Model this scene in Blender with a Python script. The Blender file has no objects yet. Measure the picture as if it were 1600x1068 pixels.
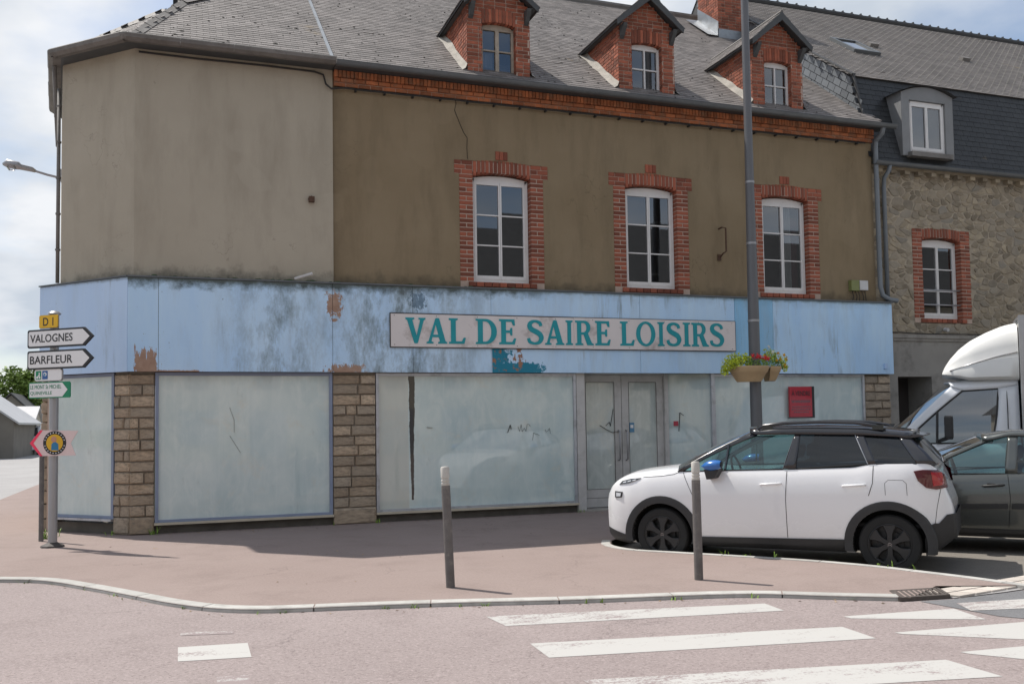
import bpy, bmesh, math, random
from mathutils import Vector, Matrix, noise as mnoise
from mathutils.geometry import tessellate_polygon
R = math.radians
scene = bpy.context.scene
col = scene.collection
rng = random.Random(7)

# ------------------------------------------------------------------ camera, world, sun, exposure
YAW, PITCH, ROLL = .342079, .0504153, .0154682
fwd = Vector((math.sin(YAW)*math.cos(PITCH), math.cos(YAW)*math.cos(PITCH), math.sin(PITCH)))
right = Vector((math.cos(YAW), -math.sin(YAW), 0))
down = -right.cross(fwd)
r2 = right*math.cos(ROLL) + down*math.sin(ROLL)
d2 = down*math.cos(ROLL) - right*math.sin(ROLL)
cam = bpy.data.cameras.new('camera')
cam.sensor_width = 36; cam.lens = 1450.4/1600*36; cam.shift_y = 51.5/1600
cam.clip_end = 3000; cam.clip_start = .1
camo = bpy.data.objects.new('camera', cam); col.objects.link(camo)
m = Matrix((r2, -d2, -fwd)).transposed().to_4x4(); m.translation = Vector((.70776, -15.65006, 1.65))
camo.matrix_world = m
scene.camera = camo

SUN = Vector((-.385, .475, 1)).normalized()
w = bpy.data.worlds.new('World'); scene.world = w; w.use_nodes = True
nt = w.node_tree; nt.nodes.clear()
sky = nt.nodes.new('ShaderNodeTexSky'); sky.sky_type = 'NISHITA'; sky.sun_disc = False
sky.sun_elevation = math.asin(SUN.z); sky.sun_rotation = math.atan2(SUN.x, SUN.y)
sky.air_density = 1.0; sky.dust_density = 1.2; sky.ozone_density = 1.2
bg = nt.nodes.new('ShaderNodeBackground'); bg.inputs[1].default_value = .112
wo = nt.nodes.new('ShaderNodeOutputWorld')
tc = nt.nodes.new('ShaderNodeTexCoord')
# clouds: noise on the view direction flattened onto a cloud deck
sep = nt.nodes.new('ShaderNodeSeparateXYZ'); nt.links.new(tc.outputs['Generated'], sep.inputs[0])
mx = nt.nodes.new('ShaderNodeMath'); mx.operation = 'MAXIMUM'; mx.inputs[1].default_value = 0.0
nt.links.new(sep.outputs[2], mx.inputs[0])
ad = nt.nodes.new('ShaderNodeMath'); ad.operation = 'ADD'; ad.inputs[1].default_value = .28
nt.links.new(mx.outputs[0], ad.inputs[0])
dv = nt.nodes.new('ShaderNodeVectorMath'); dv.operation = 'DIVIDE'
cb = nt.nodes.new('ShaderNodeCombineXYZ')
for i in range(3): nt.links.new(ad.outputs[0], cb.inputs[i])
nt.links.new(tc.outputs['Generated'], dv.inputs[0]); nt.links.new(cb.outputs[0], dv.inputs[1])
mp = nt.nodes.new('ShaderNodeMapping'); mp.inputs['Location'].default_value = (1.2, 3.3, .6)
nt.links.new(dv.outputs[0], mp.inputs[0])
nz = nt.nodes.new('ShaderNodeTexNoise'); nz.inputs['Scale'].default_value = 1.5; nz.inputs['Detail'].default_value = 7
nz.inputs['Roughness'].default_value = .52
nt.links.new(mp.outputs[0], nz.inputs['Vector'])
rp = nt.nodes.new('ShaderNodeValToRGB')
rp.color_ramp.elements[0].position = .37; rp.color_ramp.elements[0].color = (0, 0, 0, 1)
rp.color_ramp.elements[1].position = .57; rp.color_ramp.elements[1].color = (1, 1, 1, 1)
nt.links.new(nz.outputs[0], rp.inputs[0])
nz2 = nt.nodes.new('ShaderNodeTexNoise'); nz2.inputs['Scale'].default_value = 2.6; nz2.inputs['Detail'].default_value = 5
nt.links.new(mp.outputs[0], nz2.inputs['Vector'])
rc = nt.nodes.new('ShaderNodeValToRGB')
rc.color_ramp.elements[0].position = .40; rc.color_ramp.elements[0].color = (4.1, 4.55, 5.15, 1)
rc.color_ramp.elements[1].position = .62; rc.color_ramp.elements[1].color = (6.3, 6.45, 6.7, 1)
nt.links.new(nz2.outputs[0], rc.inputs[0])
mixc = nt.nodes.new('ShaderNodeMixRGB')
nt.links.new(rp.outputs[0], mixc.inputs[0]); nt.links.new(sky.outputs[0], mixc.inputs[1]); nt.links.new(rc.outputs[0], mixc.inputs[2])
nt.links.new(mixc.outputs[0], bg.inputs[0]); nt.links.new(bg.outputs[0], wo.inputs[0])

sl = bpy.data.lights.new('sun', 'SUN'); sl.energy = 4.0; sl.angle = R(.55); sl.color = (1, .95, .88)
so = bpy.data.objects.new('sun', sl); col.objects.link(so)
so.rotation_euler = SUN.to_track_quat('Z', 'Y').to_euler(); so.location = (0, 0, 40)
scene.view_settings.view_transform = 'Standard'; scene.view_settings.look = 'None'
scene.view_settings.exposure = 0.35; scene.view_settings.gamma = 1
scene.render.engine = 'CYCLES'
scene.cycles.max_bounces = 8; scene.cycles.transparent_max_bounces = 12

# ------------------------------------------------------------------ materials
MATS = {}
class NT:
    def __init__(s, name):
        s.m = bpy.data.materials.new(name); s.m.use_nodes = True; s.t = s.m.node_tree
        s.b = s.t.nodes['Principled BSDF']; s.out = s.t.nodes['Material Output']; s._c = None
    def n(s, ty, **kw):
        x = s.t.nodes.new(ty)
        for k, v in kw.items(): setattr(x, k, v)
        return x
    def l(s, a, b): s.t.links.new(a, b)
    def coord(s):
        if s._c is None: s._c = s.n('ShaderNodeTexCoord').outputs['Object']
        return s._c
    def noise(s, scale=4, detail=4, rough=.55, vec=(1, 1, 1), off=(0, 0, 0), dist=0):
        mpn = s.n('ShaderNodeMapping'); s.l(s.coord(), mpn.inputs[0]); mpn.inputs['Scale'].default_value = vec; mpn.inputs['Location'].default_value = off
        x = s.n('ShaderNodeTexNoise'); x.inputs['Scale'].default_value = scale; x.inputs['Detail'].default_value = detail
        x.inputs['Roughness'].default_value = rough; x.inputs['Distortion'].default_value = dist
        s.l(mpn.outputs[0], x.inputs['Vector']); return x.outputs[0]
    def ramp(s, f, a, b, ca=0., cb=1.):
        x = s.n('ShaderNodeMapRange'); x.inputs[1].default_value = a; x.inputs[2].default_value = b
        x.inputs[3].default_value = ca; x.inputs[4].default_value = cb; s.l(f, x.inputs[0]); return x.outputs[0]
    def math(s, op, a, b=None, c=None):
        x = s.n('ShaderNodeMath', operation=op)
        for i, v in enumerate((a, b, c)):
            if v is None: continue
            if isinstance(v, (int, float)): x.inputs[i].default_value = v
            else: s.l(v, x.inputs[i])
        return x.outputs[0]
    def mix(s, f, a, b, mode='MIX'):
        x = s.n('ShaderNodeMixRGB', blend_type=mode)
        for i, v in enumerate((f, a, b)):
            if isinstance(v, (int, float)): x.inputs[i].default_value = v
            elif isinstance(v, tuple): x.inputs[i].default_value = (*v, 1)
            else: s.l(v, x.inputs[i])
        return x.outputs[0]
    def xyz(s):
        x = s.n('ShaderNodeSeparateXYZ'); s.l(s.coord(), x.inputs[0]); return x.outputs
    def box(s, cx, cz, rx, rz, k=.5, ns=None, axis=0):
        """mask of a ragged-edged patch at a spot of the surface"""
        o = s.xyz()
        a = s.math('DIVIDE', s.math('ABSOLUTE', s.math('SUBTRACT', o[axis], cx)), rx)
        b = s.math('DIVIDE', s.math('ABSOLUTE', s.math('SUBTRACT', o[2], cz)), rz)
        d = s.math('ADD', s.math('MULTIPLY', s.math('MAXIMUM', a, b), .6), s.math('MULTIPLY', s.math('SQRT', s.math('ADD', s.math('MULTIPLY', a, a), s.math('MULTIPLY', b, b))), .4))
        nn = ns if ns is not None else s.noise(9, 5)
        d = s.math('ADD', d, s.math('MULTIPLY', s.math('SUBTRACT', nn, .5), k*2))
        return s.math('LESS_THAN', d, 1.0)
    def bump(s, f, strength=.3, dist=.02):
        x = s.n('ShaderNodeBump'); x.inputs['Strength'].default_value = strength; x.inputs['Distance'].default_value = dist
        s.l(f, x.inputs['Height']); s.l(x.outputs[0], s.b.inputs['Normal'])
    def fin(s, c, rough=.8, metal=0, coat=0, spec=.5):
        if isinstance(c, tuple): s.b.inputs['Base Color'].default_value = (*c, 1)
        else: s.l(c, s.b.inputs['Base Color'])
        if isinstance(rough, (int, float)): s.b.inputs['Roughness'].default_value = rough
        else: s.l(rough, s.b.inputs['Roughness'])
        s.b.inputs['Metallic'].default_value = metal; s.b.inputs['Coat Weight'].default_value = coat
        s.b.inputs['Coat Roughness'].default_value = .03; s.b.inputs['Specular IOR Level'].default_value = spec
        MATS[s.m.name] = s.m; return s.m

def plain(name, c, rough=.6, var=.12, scale=3, bump=0, bscale=80, metal=0, coat=0, rnd=0, attr=0, dirt=None, spec=.5, dirtamt=(.5, .75), hue=None):
    s = NT(name)
    f = s.noise(scale, 6); v = s.ramp(f, .25, .75, 1-var, 1+var)
    if rnd:
        oi = s.n('ShaderNodeObjectInfo'); v = s.math('MULTIPLY', v, s.ramp(oi.outputs['Random'], 0, 1, 1-rnd, 1+rnd))
    if attr:
        at = s.n('ShaderNodeAttribute', attribute_name='rnd'); v = s.math('MULTIPLY', v, s.ramp(at.outputs['Fac'], 0, 1, 1-attr, 1+attr))
    cc = s.n('ShaderNodeCombineColor')
    for i in range(3): s.l(v, cc.inputs[i])
    k = s.mix(1., c, cc.outputs[0], 'MULTIPLY')
    if hue:
        oi2 = s.n('ShaderNodeObjectInfo'); wn = s.n('ShaderNodeTexWhiteNoise', noise_dimensions='1D'); s.l(oi2.outputs['Random'], wn.inputs['W']); k = s.mix(s.math('MULTIPLY', wn.outputs['Value'], .75), k, hue)
    if dirt:
        k = s.mix(s.ramp(s.noise(scale*.9+1, 8, .65, off=(3, 1, 7)), *dirtamt), k, dirt)
    if bump: s.bump(s.noise(bscale, 5), bump, .01)
    return s.fin(k, rough, metal, coat, spec)

def m_stucco(name, base, light, dark, join=None):
    s = NT(name)
    k = s.mix(s.ramp(s.noise(.55, 6, .6), .3, .7), base, light)
    k = s.mix(s.ramp(s.noise(1.3, 7, .65, vec=(1.6, 1.6, .35), off=(4, 0, 2)), .48, .80, 0, .78), k, dark)
    # pale rain runs below the cornice
    z = s.xyz()[2]
    runs = s.math('MULTIPLY', s.ramp(s.noise(2.2, 4, .6, vec=(1, 1, .06), off=(9, 0, 0)), .52, .7), s.ramp(z, 5.6, 7.4, 0, .5))
    k = s.mix(runs, k, light)
    # green-black growth creeping up from the fascia top
    gr = s.math('ADD', s.ramp(z, 4.0, 4.6, .62, -.1), s.math('MULTIPLY', s.math('SUBTRACT', s.noise(3.5, 7, .7), .5), 1.0))
    k = s.mix(s.ramp(gr, .35, .75, 0, .8), k, (.045, .043, .035))
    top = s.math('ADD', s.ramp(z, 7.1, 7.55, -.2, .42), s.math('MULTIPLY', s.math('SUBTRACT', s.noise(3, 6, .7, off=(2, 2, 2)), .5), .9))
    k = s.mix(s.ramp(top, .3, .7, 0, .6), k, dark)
    if join is not None:      # damp band beside the change of render, and runs below the sills
        jb = s.math('ADD', s.ramp(s.math('ABSOLUTE', s.math('SUBTRACT', s.xyz()[0], join)), .0, .42, .75, 0), s.math('MULTIPLY', s.math('SUBTRACT', s.noise(2.5, 8, .7, off=(3, 3, 3)), .5), .9))
        k = s.mix(s.ramp(jb, .25, .8, 0, .6), k, dark)
    vc = s.n('ShaderNodeTexVoronoi', feature='DISTANCE_TO_EDGE'); vm = s.n('ShaderNodeMapping'); s.l(s.coord(), vm.inputs[0]); vm.inputs['Scale'].default_value = (.55, .55, .35)
    vx = s.n('ShaderNodeVectorMath', operation='ADD'); nv_ = s.n('ShaderNodeTexNoise'); nv_.inputs['Scale'].default_value = 2.5; nv_.inputs['Detail'].default_value = 6; s.l(s.coord(), nv_.inputs['Vector'])
    s.l(vm.outputs[0], vx.inputs[0]); s.l(nv_.outputs['Color'], vx.inputs[1]); s.l(vx.outputs[0], vc.inputs['Vector']); vc.inputs['Scale'].default_value = 1.0
    ck = s.math('MULTIPLY', s.ramp(vc.outputs['Distance'], .0, .006, 1, 0), s.ramp(s.noise(.6, 3, .5, off=(5, 5, 5)), .52, .62))
    k = s.mix(s.math('MULTIPLY', ck, .55), k, tuple(c*.35 for c in dark))
    k = s.mix(s.ramp(s.noise(.9, 2, .4, off=(11, 2, 4)), .62, .64, 0, .32), k, light)
    k = s.mix(s.ramp(s.noise(160, 3), .35, .7, 0, .25), k, dark)
    s.bump(s.math('ADD', s.noise(120, 4), s.math('MULTIPLY', s.noise(6, 4), 2.)), .28, .012)
    return s.fin(k, .92, spec=.25)
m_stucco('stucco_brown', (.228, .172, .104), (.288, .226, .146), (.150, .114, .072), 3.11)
m_stucco('stucco_beige', (.388, .344, .272), (.445, .398, .320), (.290, .254, .198))

def m_fascia(name, base, pale, left=False):
    s = NT(name); o = s.xyz(); z = o[2]
    k = s.mix(s.ramp(s.noise(1.1, 6, .6, vec=(1.5, 1, .5)), .35, .65), base, pale)
    st = s.noise(1.7, 8, .68, vec=(1.6, 1.6, .35), off=(1.3, 0, .4))
    k = s.mix(s.ramp(st, .5, .78, 0, .5), k, (.34, .42, .49))
    oi = s.n('ShaderNodeObjectInfo'); k = s.mix(s.ramp(oi.outputs['Random'], 0, 1, 0, .38), k, (.60, .72, .84))
    st2 = s.noise(6, 5, .6, vec=(1.5, 1.5, .05), off=(5, 0, .4))
    k = s.mix(s.ramp(st2, .5, .8, 0, .2), k, (.62, .74, .84))
    if not left:
        # heavier weathering by the blocked gutter between the two shop halves
        zone = s.math('MAXIMUM', s.ramp(s.math('ABSOLUTE', s.math('SUBTRACT', o[0], 4.2)), .3, 2.0, 1, 0), s.ramp(s.math('ABSOLUTE', s.math('SUBTRACT', o[0], 2.2)), .1, 1.1, .8, 0))
        mo = s.math('MULTIPLY', zone, s.ramp(s.noise(3.2, 9, .75, vec=(1.2, 1.2, .5), off=(7, 3, 1)), .44, .64, 0, 1))
        k = s.mix(s.math('MULTIPLY', mo, .88), k, (.13, .16, .155))
        tz = s.math('ADD', s.ramp(z, 3.62, 4.0, -.15, .55), s.math('MULTIPLY', s.math('SUBTRACT', s.noise(4, 7, .7), .5), .9))
        tm = s.math('MULTIPLY', s.ramp(tz, .22, .5), s.ramp(o[0], 6.2, 7.2, 1, .15))
        k = s.mix(s.math('MULTIPLY', tm, .92), k, (.04, .052, .04))
        nn = s.math('ADD', s.math('MULTIPLY', s.noise(5, 7, .75), .75), s.math('MULTIPLY', s.noise(17, 6, .75, off=(3, 9, 1)), .25))
        n2_ = s.math('ADD', s.math('MULTIPLY', s.noise(13, 7, .8, vec=(1, 1, .7), off=(1, 4, 2)), .8), s.math('MULTIPLY', s.noise(4, 5, .7), .2))
        # peeled to the pinkish board and to an older turquoise coat
        ns = s.noise(6, 6, .7, vec=(3.4, 1, .35), off=(2, 0, 1))
        pk = s.math('MAXIMUM', s.box(.19, 2.46, .17, .40, 1.7, s.math('ADD', s.math('MULTIPLY', ns, .6), s.math('MULTIPLY', n2_, .4))), s.box(.62, 2.5, .42, .04, 1.2, nn))
        pk = s.math('MAXIMUM', pk, s.box(3.09, 3.63, .11, .18, 3.0, n2_))
        pk = s.math('MAXIMUM', pk, s.box(3.26, 2.55, .28, .09, 2.6, n2_))
        pk = s.math('MAXIMUM', pk, s.box(3.10, 3.38, .05, .03, 2., n2_))
        k = s.mix(pk, k, s.mix(s.ramp(s.noise(6, 6, .7), .35, .65), (.40, .27, .20), (.30, .185, .13)))
        tq = s.math('MAXIMUM', s.box(6.25, 2.57, .55, .13, 1.2, n2_), s.box(5.93, 2.76, .22, .26, 2.6, n2_))
        tq = s.math('MULTIPLY', tq, s.math('GREATER_THAN', o[0], 5.84))
        k = s.mix(tq, k, (.012, .20, .30))
        rust = s.math('MULTIPLY', s.box(6.1, 2.80, .34, .24, .8, s.noise(10, 6, .7)), s.ramp(s.noise(11, 5, .6, off=(1, 8, 3)), .52, .56))
        rust = s.math('MULTIPLY', rust, s.math('GREATER_THAN', o[0], 5.84))
        k = s.mix(rust, k, (.30, .16, .10))
        k = s.mix(s.math('MULTIPLY', s.box(4.50, 3.74, .12, .15, 4.0, n2_), .7), k, (.03, .08, .13))
    dr = s.math('MULTIPLY', s.ramp(s.noise(4.5, 8, .72, vec=(1.5, 1.5, .16), off=(2, 0, .1)), .54, .68), s.ramp(s.noise(.7, 3, .5, off=(4, 4, 4)), .46, .60))
    k = s.mix(s.math('MULTIPLY', dr, .72), k, (.22, .26, .28))
    tl_ = s.math('ADD', s.ramp(z, 3.86, 3.99, -.2, .7), s.math('MULTIPLY', s.math('SUBTRACT', s.noise(5, 7, .75, off=(9, 9, 2)), .5), .9))
    k = s.mix(s.ramp(tl_, .25, .65, 0, .75), k, (.11, .135, .125))
    spots = s.ramp(s.noise(26, 4, .6, off=(3, 3, 8)), .70, .74)
    k = s.mix(s.math('MULTIPLY', spots, .7), k, (.12, .14, .16))
    s.bump(s.noise(30, 5), .08, .01)
    return s.fin(k, .55, spec=.35)
m_fascia('fascia_blue', (.430, .650, .910), (.540, .735, .925))
m_fascia('fascia_bright', (.20, .47, .73), (.30, .56, .79))
m_fascia('fascia_blue_left', (.400, .575, .850), (.480, .640, .880), True)

def m_whitewash(name, base, gap=None, tint=(.20, .27, .28)):
    s = NT(name); o = s.xyz(); z = o[2]
    k = s.mix(s.ramp(s.noise(1.0, 6, .6, vec=(1.2, 1.2, .7)), .3, .7), base, tint)
    k = s.mix(s.ramp(s.noise(2.3, 7, .62, vec=(1.3, 1.3, .8), off=(3, 0, 0), dist=1.8), .48, .72, 0, .42), k, (.72, .76, .72))
    k = s.mix(s.ramp(s.noise(9, 5, .6, vec=(2, 2, .10), off=(3, 0, 0)), .5, .8, 0, .28), k, (.74, .78, .76))
    k = s.mix(s.ramp(s.noise(1.7, 8, .7, off=(8, 3, 0), dist=.6), .56, .70, 0, .55), k, (.60, .585, .50))
    k = s.mix(s.ramp(s.noise(3.2, 8, .75, vec=(1, 1, .5), off=(2, 6, 1)), .60, .76, 0, .5), k, (.27, .30, .28))
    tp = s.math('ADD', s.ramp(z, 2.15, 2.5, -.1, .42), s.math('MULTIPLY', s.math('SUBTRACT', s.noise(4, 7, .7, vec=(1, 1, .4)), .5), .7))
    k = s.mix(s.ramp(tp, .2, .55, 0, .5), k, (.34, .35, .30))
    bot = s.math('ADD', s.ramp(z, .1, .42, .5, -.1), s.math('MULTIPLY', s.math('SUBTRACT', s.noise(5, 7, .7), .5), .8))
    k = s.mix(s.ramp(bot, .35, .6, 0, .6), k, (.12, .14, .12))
    sp = s.ramp(s.noise(13, 5, .62, vec=(1, 1, .8), off=(5, 1, 2)), .735, .75)
    k = s.mix(s.math('MULTIPLY', sp, .85), k, (.03, .035, .035))
    if gap:
        gx = s.math('ADD', s.math('SUBTRACT', o[0], gap), s.math('MULTIPLY', s.math('SUBTRACT', s.noise(4, 7, .7, vec=(1, 1, 1)), .5), .06))
        g = s.math('MULTIPLY', s.math('LESS_THAN', s.math('ABSOLUTE', gx), s.ramp(z, .3, 2.4, .018, .055)), s.math('GREATER_THAN', z, .35))
        k = s.mix(g, k, (.025, .022, .02))
        k = s.mix(s.math('MULTIPLY', s.math('LESS_THAN', o[0], gap-.06), .65), k, (.56, .545, .47))
    s.b.inputs['Coat IOR'].default_value = 1.68
    return s.fin(k, .7, coat=1., spec=.1)
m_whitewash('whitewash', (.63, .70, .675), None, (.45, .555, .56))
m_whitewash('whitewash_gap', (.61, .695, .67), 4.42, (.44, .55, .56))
m_whitewash('whitewash_door', (.54, .575, .54), None, (.42, .48, .465))

plain('brick_red', (.275, .080, .044), .85, .2, 14, .35, 120, rnd=.42, dirt=(.13, .075, .06), dirtamt=(.5, .85))
plain('brick_joined', (.285, .085, .046), .85, .2, 14, .35, 120, attr=.42, dirt=(.14, .08, .06), dirtamt=(.5, .85))
plain('brick_orange', (.36, .120, .048), .85, .22, 7, .35, 120, attr=.35, dirt=(.20, .12, .075), dirtamt=(.45, .75))
plain('mortar', (.46, .35, .285), .95, .15, 8, .3, 90)
plain('mortar_pale', (.42, .395, .35), .95, .2, 5, .4, 60, dirt=(.28, .27, .24))
plain('stone_block', (.43, .33, .232), .9, .28, 5, .6, 45, rnd=.30, dirt=(.20, .165, .13), dirtamt=(.46, .72), hue=(.33, .28, .22))
plain('stone_joint', (.23, .20, .165), .95, .15, 8, .3, 60)
plain('stone_plinth', (.105, .094, .080), .95, .3, 4, .5, 40)
plain('rubble_stone', (.270, .222, .158), .92, .28, 6, .6, 50, rnd=.34, attr=0, dirt=(.30, .26, .20), dirtamt=(.48, .72), hue=(.25, .235, .205))
plain('rubble_joined', (.275, .23, .165), .92, .25, 6, .6, 50, attr=.36, dirt=(.28, .245, .20))
plain('rubble_mortar', (.355, .305, .235), .95, .3, 7, .5, 60, dirt=(.20, .17, .13))
plain('render_grey', (.32, .30, .27), .92, .15, 1.6, .3, 90, dirt=(.17, .16, .145))
def m_slate(name, c, lich, attr=.3, rough=.6, lic=(.62, .74), moss=0.):
    s = NT(name); at = s.n('ShaderNodeAttribute', attribute_name='rnd')
    v = s.math('MULTIPLY', s.ramp(at.outputs['Fac'], 0, 1, 1-attr, 1+attr), s.ramp(s.noise(1.2, 6), .25, .75, .85, 1.15))
    cc = s.n('ShaderNodeCombineColor')
    for i in range(3): s.l(v, cc.inputs[i])
    k = s.mix(1., c, cc.outputs[0], 'MULTIPLY')
    k = s.mix(s.ramp(s.noise(9, 8, .7), lic[0], lic[1], 0, .7), k, lich)
    k = s.mix(s.ramp(s.noise(.9, 6, .7, off=(4, 4, 4)), .66, .74, 0, .45), k, (.30, .21, .07))
    if moss:
        sp = s.math('MULTIPLY', s.ramp(s.noise(11, 5, .6, vec=(1, 1, 1.6), off=(7, 1, 3)), .66, .70), s.ramp(s.noise(.8, 4, .6, off=(1, 9, 3)), .38, .6))
        k = s.mix(s.math('MULTIPLY', sp, .85), k, (.03, .03, .022))
    s.bump(s.noise(40, 4), .25, .008)
    return s.fin(k, rough, spec=.4)
m_slate('slate_main', (.182, .165, .156), (.30, .285, .265), .24, .7, (.60, .76), .35)
m_slate('slate_neighbour', (.150, .135, .124), (.24, .22, .20), .2)
m_slate('slate_mansard', (.027, .029, .031), (.05, .054, .045), .15, .5, (.68, .8))
m_slate('slate_gable', (.165, .180, .195), (.22, .22, .22), .18, .45, (.7, .8))
plain('slate_board', (.055, .055, .056), .7, .2, 3)
plain('zinc', (.30, .32, .34), .45, .15, 3, metal=.6, dirt=(.17, .17, .17))
plain('zinc_dark', (.21, .215, .22), .6, .12, 3, metal=.2)
plain('hook_steel', (.40, .385, .36), .5)
plain('zinc_old', (.170, .160, .150), .7, .25, 2.5, .2, 30, metal=.1, dirt=(.10, .09, .08))
plain('gutter_grey', (.115, .125, .132), .5, .15, 3, metal=.2)
plain('pipe_grey', (.165, .185, .205), .5, .12, 2)
plain('cable_black', (.025, .023, .022), .7)
plain('window_white', (.68, .67, .66), .45, .06, 4, dirt=(.52, .50, .47), dirtamt=(.6, .85))
plain('window_old', (.36, .31, .25), .75, .2, 9, .3, 50)
plain('door_grey', (.50, .49, .475), .5, .1, 3, dirt=(.36, .35, .33))
plain('frame_alu', (.46, .48, .52), .35, .08, 4, metal=.5, dirt=(.23, .23, .24))
plain('frame_blue', (.22, .26, .36), .5, .1, 4)
plain('sill_wood', (.50, .44, .34), .7, .12, 5)
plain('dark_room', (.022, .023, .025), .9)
plain('curtain', (.42, .42, .43), .9)
plain('curtain_red', (.10, .02, .03), .9)
plain('bargeboard', (.060, .064, .066), .6, .15, 4)
plain('rust', (.085, .045, .028), .85, .3, 20)
plain('sign_board', (.68, .63, .615), .5, .06, 2, dirt=(.33, .28, .255), dirtamt=(.56, .74))
plain('teal', (.004, .285, .330), .5, .07, 6)
plain('iron_dark', (.06, .05, .045), .7)
plain('box_green', (.20, .22, .08), .6); plain('box_white', (.55, .55, .55), .5)
plain('lamp_grey', (.128, .130, .138), .45, .06, 3, metal=.2)
plain('bollard_grey', (.125, .115, .110), .55, .2, 9, .2, 60, dirt=(.21, .19, .175), dirtamt=(.56, .72))
plain('bollard_white', (.50, .48, .44), .6, .08, 9, dirt=(.42, .38, .33))
plain('steel_grey', (.34, .34, .35), .4, .06, 3, metal=.5)
plain('sign_white', (.78, .77, .76), .4, .03, 2); plain('sign_black', (.02, .02, .022), .5)
plain('sign_yellow', (.75, .44, .01), .45, .03, 3); plain('sign_green', (.0, .22, .10), .45, .03, 3)
plain('sign_blue', (.02, .10, .30), .45); plain('sign_back', (.30, .30, .31), .45, metal=.4)
plain('pink_paper', (.74, .58, .56), .6, .04, 6); plain('pink_hot', (.90, .05, .12), .5)
plain('emblem_yellow', (.72, .42, .02), .5); plain('emblem_blue', (.03, .20, .38), .5); plain('emblem_skin', (.55, .28, .18), .5)
plain('red_poster', (.46, .018, .035), .4, .05, 3, coat=.4)
plain('sticker_blue', (.10, .25, .40), .4); plain('sticker_red', (.42, .04, .07), .4)
plain('terracotta', (.50, .35, .20), .75, .08, 5)
for nm, c in dict(leaf_lime=(.50, .58, .04), leaf_green=(.20, .33, .04), leaf_dark=(.035, .08, .018)).items():
    plain(nm, c, .6, .25, 30, attr=.35)
plain('petal_red', (.70, .02, .03), .6); plain('petal_yellow', (.80, .45, .03), .6); plain('petal_white', (.8, .8, .74), .6)
plain('soil', (.04, .03, .02), .9)
# vehicles
def m_carwhite():
    s = NT('paint_white'); z = s.xyz()[2]
    d = s.math('ADD', s.ramp(z, .2, .75, .55, 0), s.math('MULTIPLY', s.math('SUBTRACT', s.noise(7, 7, .7), .5), .5))
    k = s.mix(s.ramp(d, .25, .75, 0, .35), (.80, .80, .81), (.50, .46, .41))
    s.bump(s.noise(2.5, 2), .02, .01)
    return s.fin(k, s.ramp(d, .2, .6, .24, .5), coat=.8)
m_carwhite()
plain('paint_black', (.012, .012, .016), .22, .02, 2, coat=.8)
plain('paint_grey', (.095, .102, .098), .26, .03, 2, metal=.55, coat=.8)
plain('paint_blue', (.015, .13, .42), .25, .02, 2, coat=.8)
plain('van_white', (.72, .74, .78), .35, .03, 2, coat=.4)
plain('van_fairing', (.76, .76, .74), .45, .04, 2)
plain('plastic_black', (.030, .030, .031), .6, .1, 20)
plain('rubber', (.016, .016, .016), .85, .12, 12); plain('rim_black', (.020, .020, .021), .38)
plain('chrome', (.6, .6, .62), .18, metal=1.); plain('alu_trim', (.42, .42, .43), .35, metal=.8)
plain('gap_black', (.008, .008, .008), .9); plain('interior', (.030, .030, .032), .85)
plain('lamp_glass', (.05, .055, .06), .08, coat=1.); plain('lamp_bright', (.55, .57, .6), .15, coat=1.)
plain('tail_red', (.36, .010, .020), .12, coat=1.); plain('tail_dark', (.085, .006, .012), .15, coat=1.)
plain('fabric_seat', (.05, .05, .055), .9)
def m_glass(name, tint, refl=.10):
    s = NT(name); s.t.nodes.remove(s.b)
    tr = s.n('ShaderNodeBsdfTransparent'); tr.inputs[0].default_value = (*tint, 1)
    gl = s.n('ShaderNodeBsdfGlossy'); gl.inputs['Roughness'].default_value = .015; gl.inputs[0].default_value = (.95, .97, 1, 1)
    lw = s.n('ShaderNodeFresnel'); lw.inputs[0].default_value = 1.5
    f = s.math('MINIMUM', s.math('ADD', lw.outputs[0], refl), 1.)
    mxs = s.n('ShaderNodeMixShader'); s.l(f, mxs.inputs[0]); s.l(tr.outputs[0], mxs.inputs[1]); s.l(gl.outputs[0], mxs.inputs[2])
    s.l(mxs.outputs[0], s.out.inputs[0]); MATS[name] = s.m
m_glass('glass_house', (.55, .58, .58), .12); m_glass('glass_car', (.42, .60, .60), .03)
m_glass('glass_tint', (.07, .09, .11), .02); m_glass('glass_van', (.13, .15, .15), .16); m_glass('glass_clear', (.9, .9, .9), .05)
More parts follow.
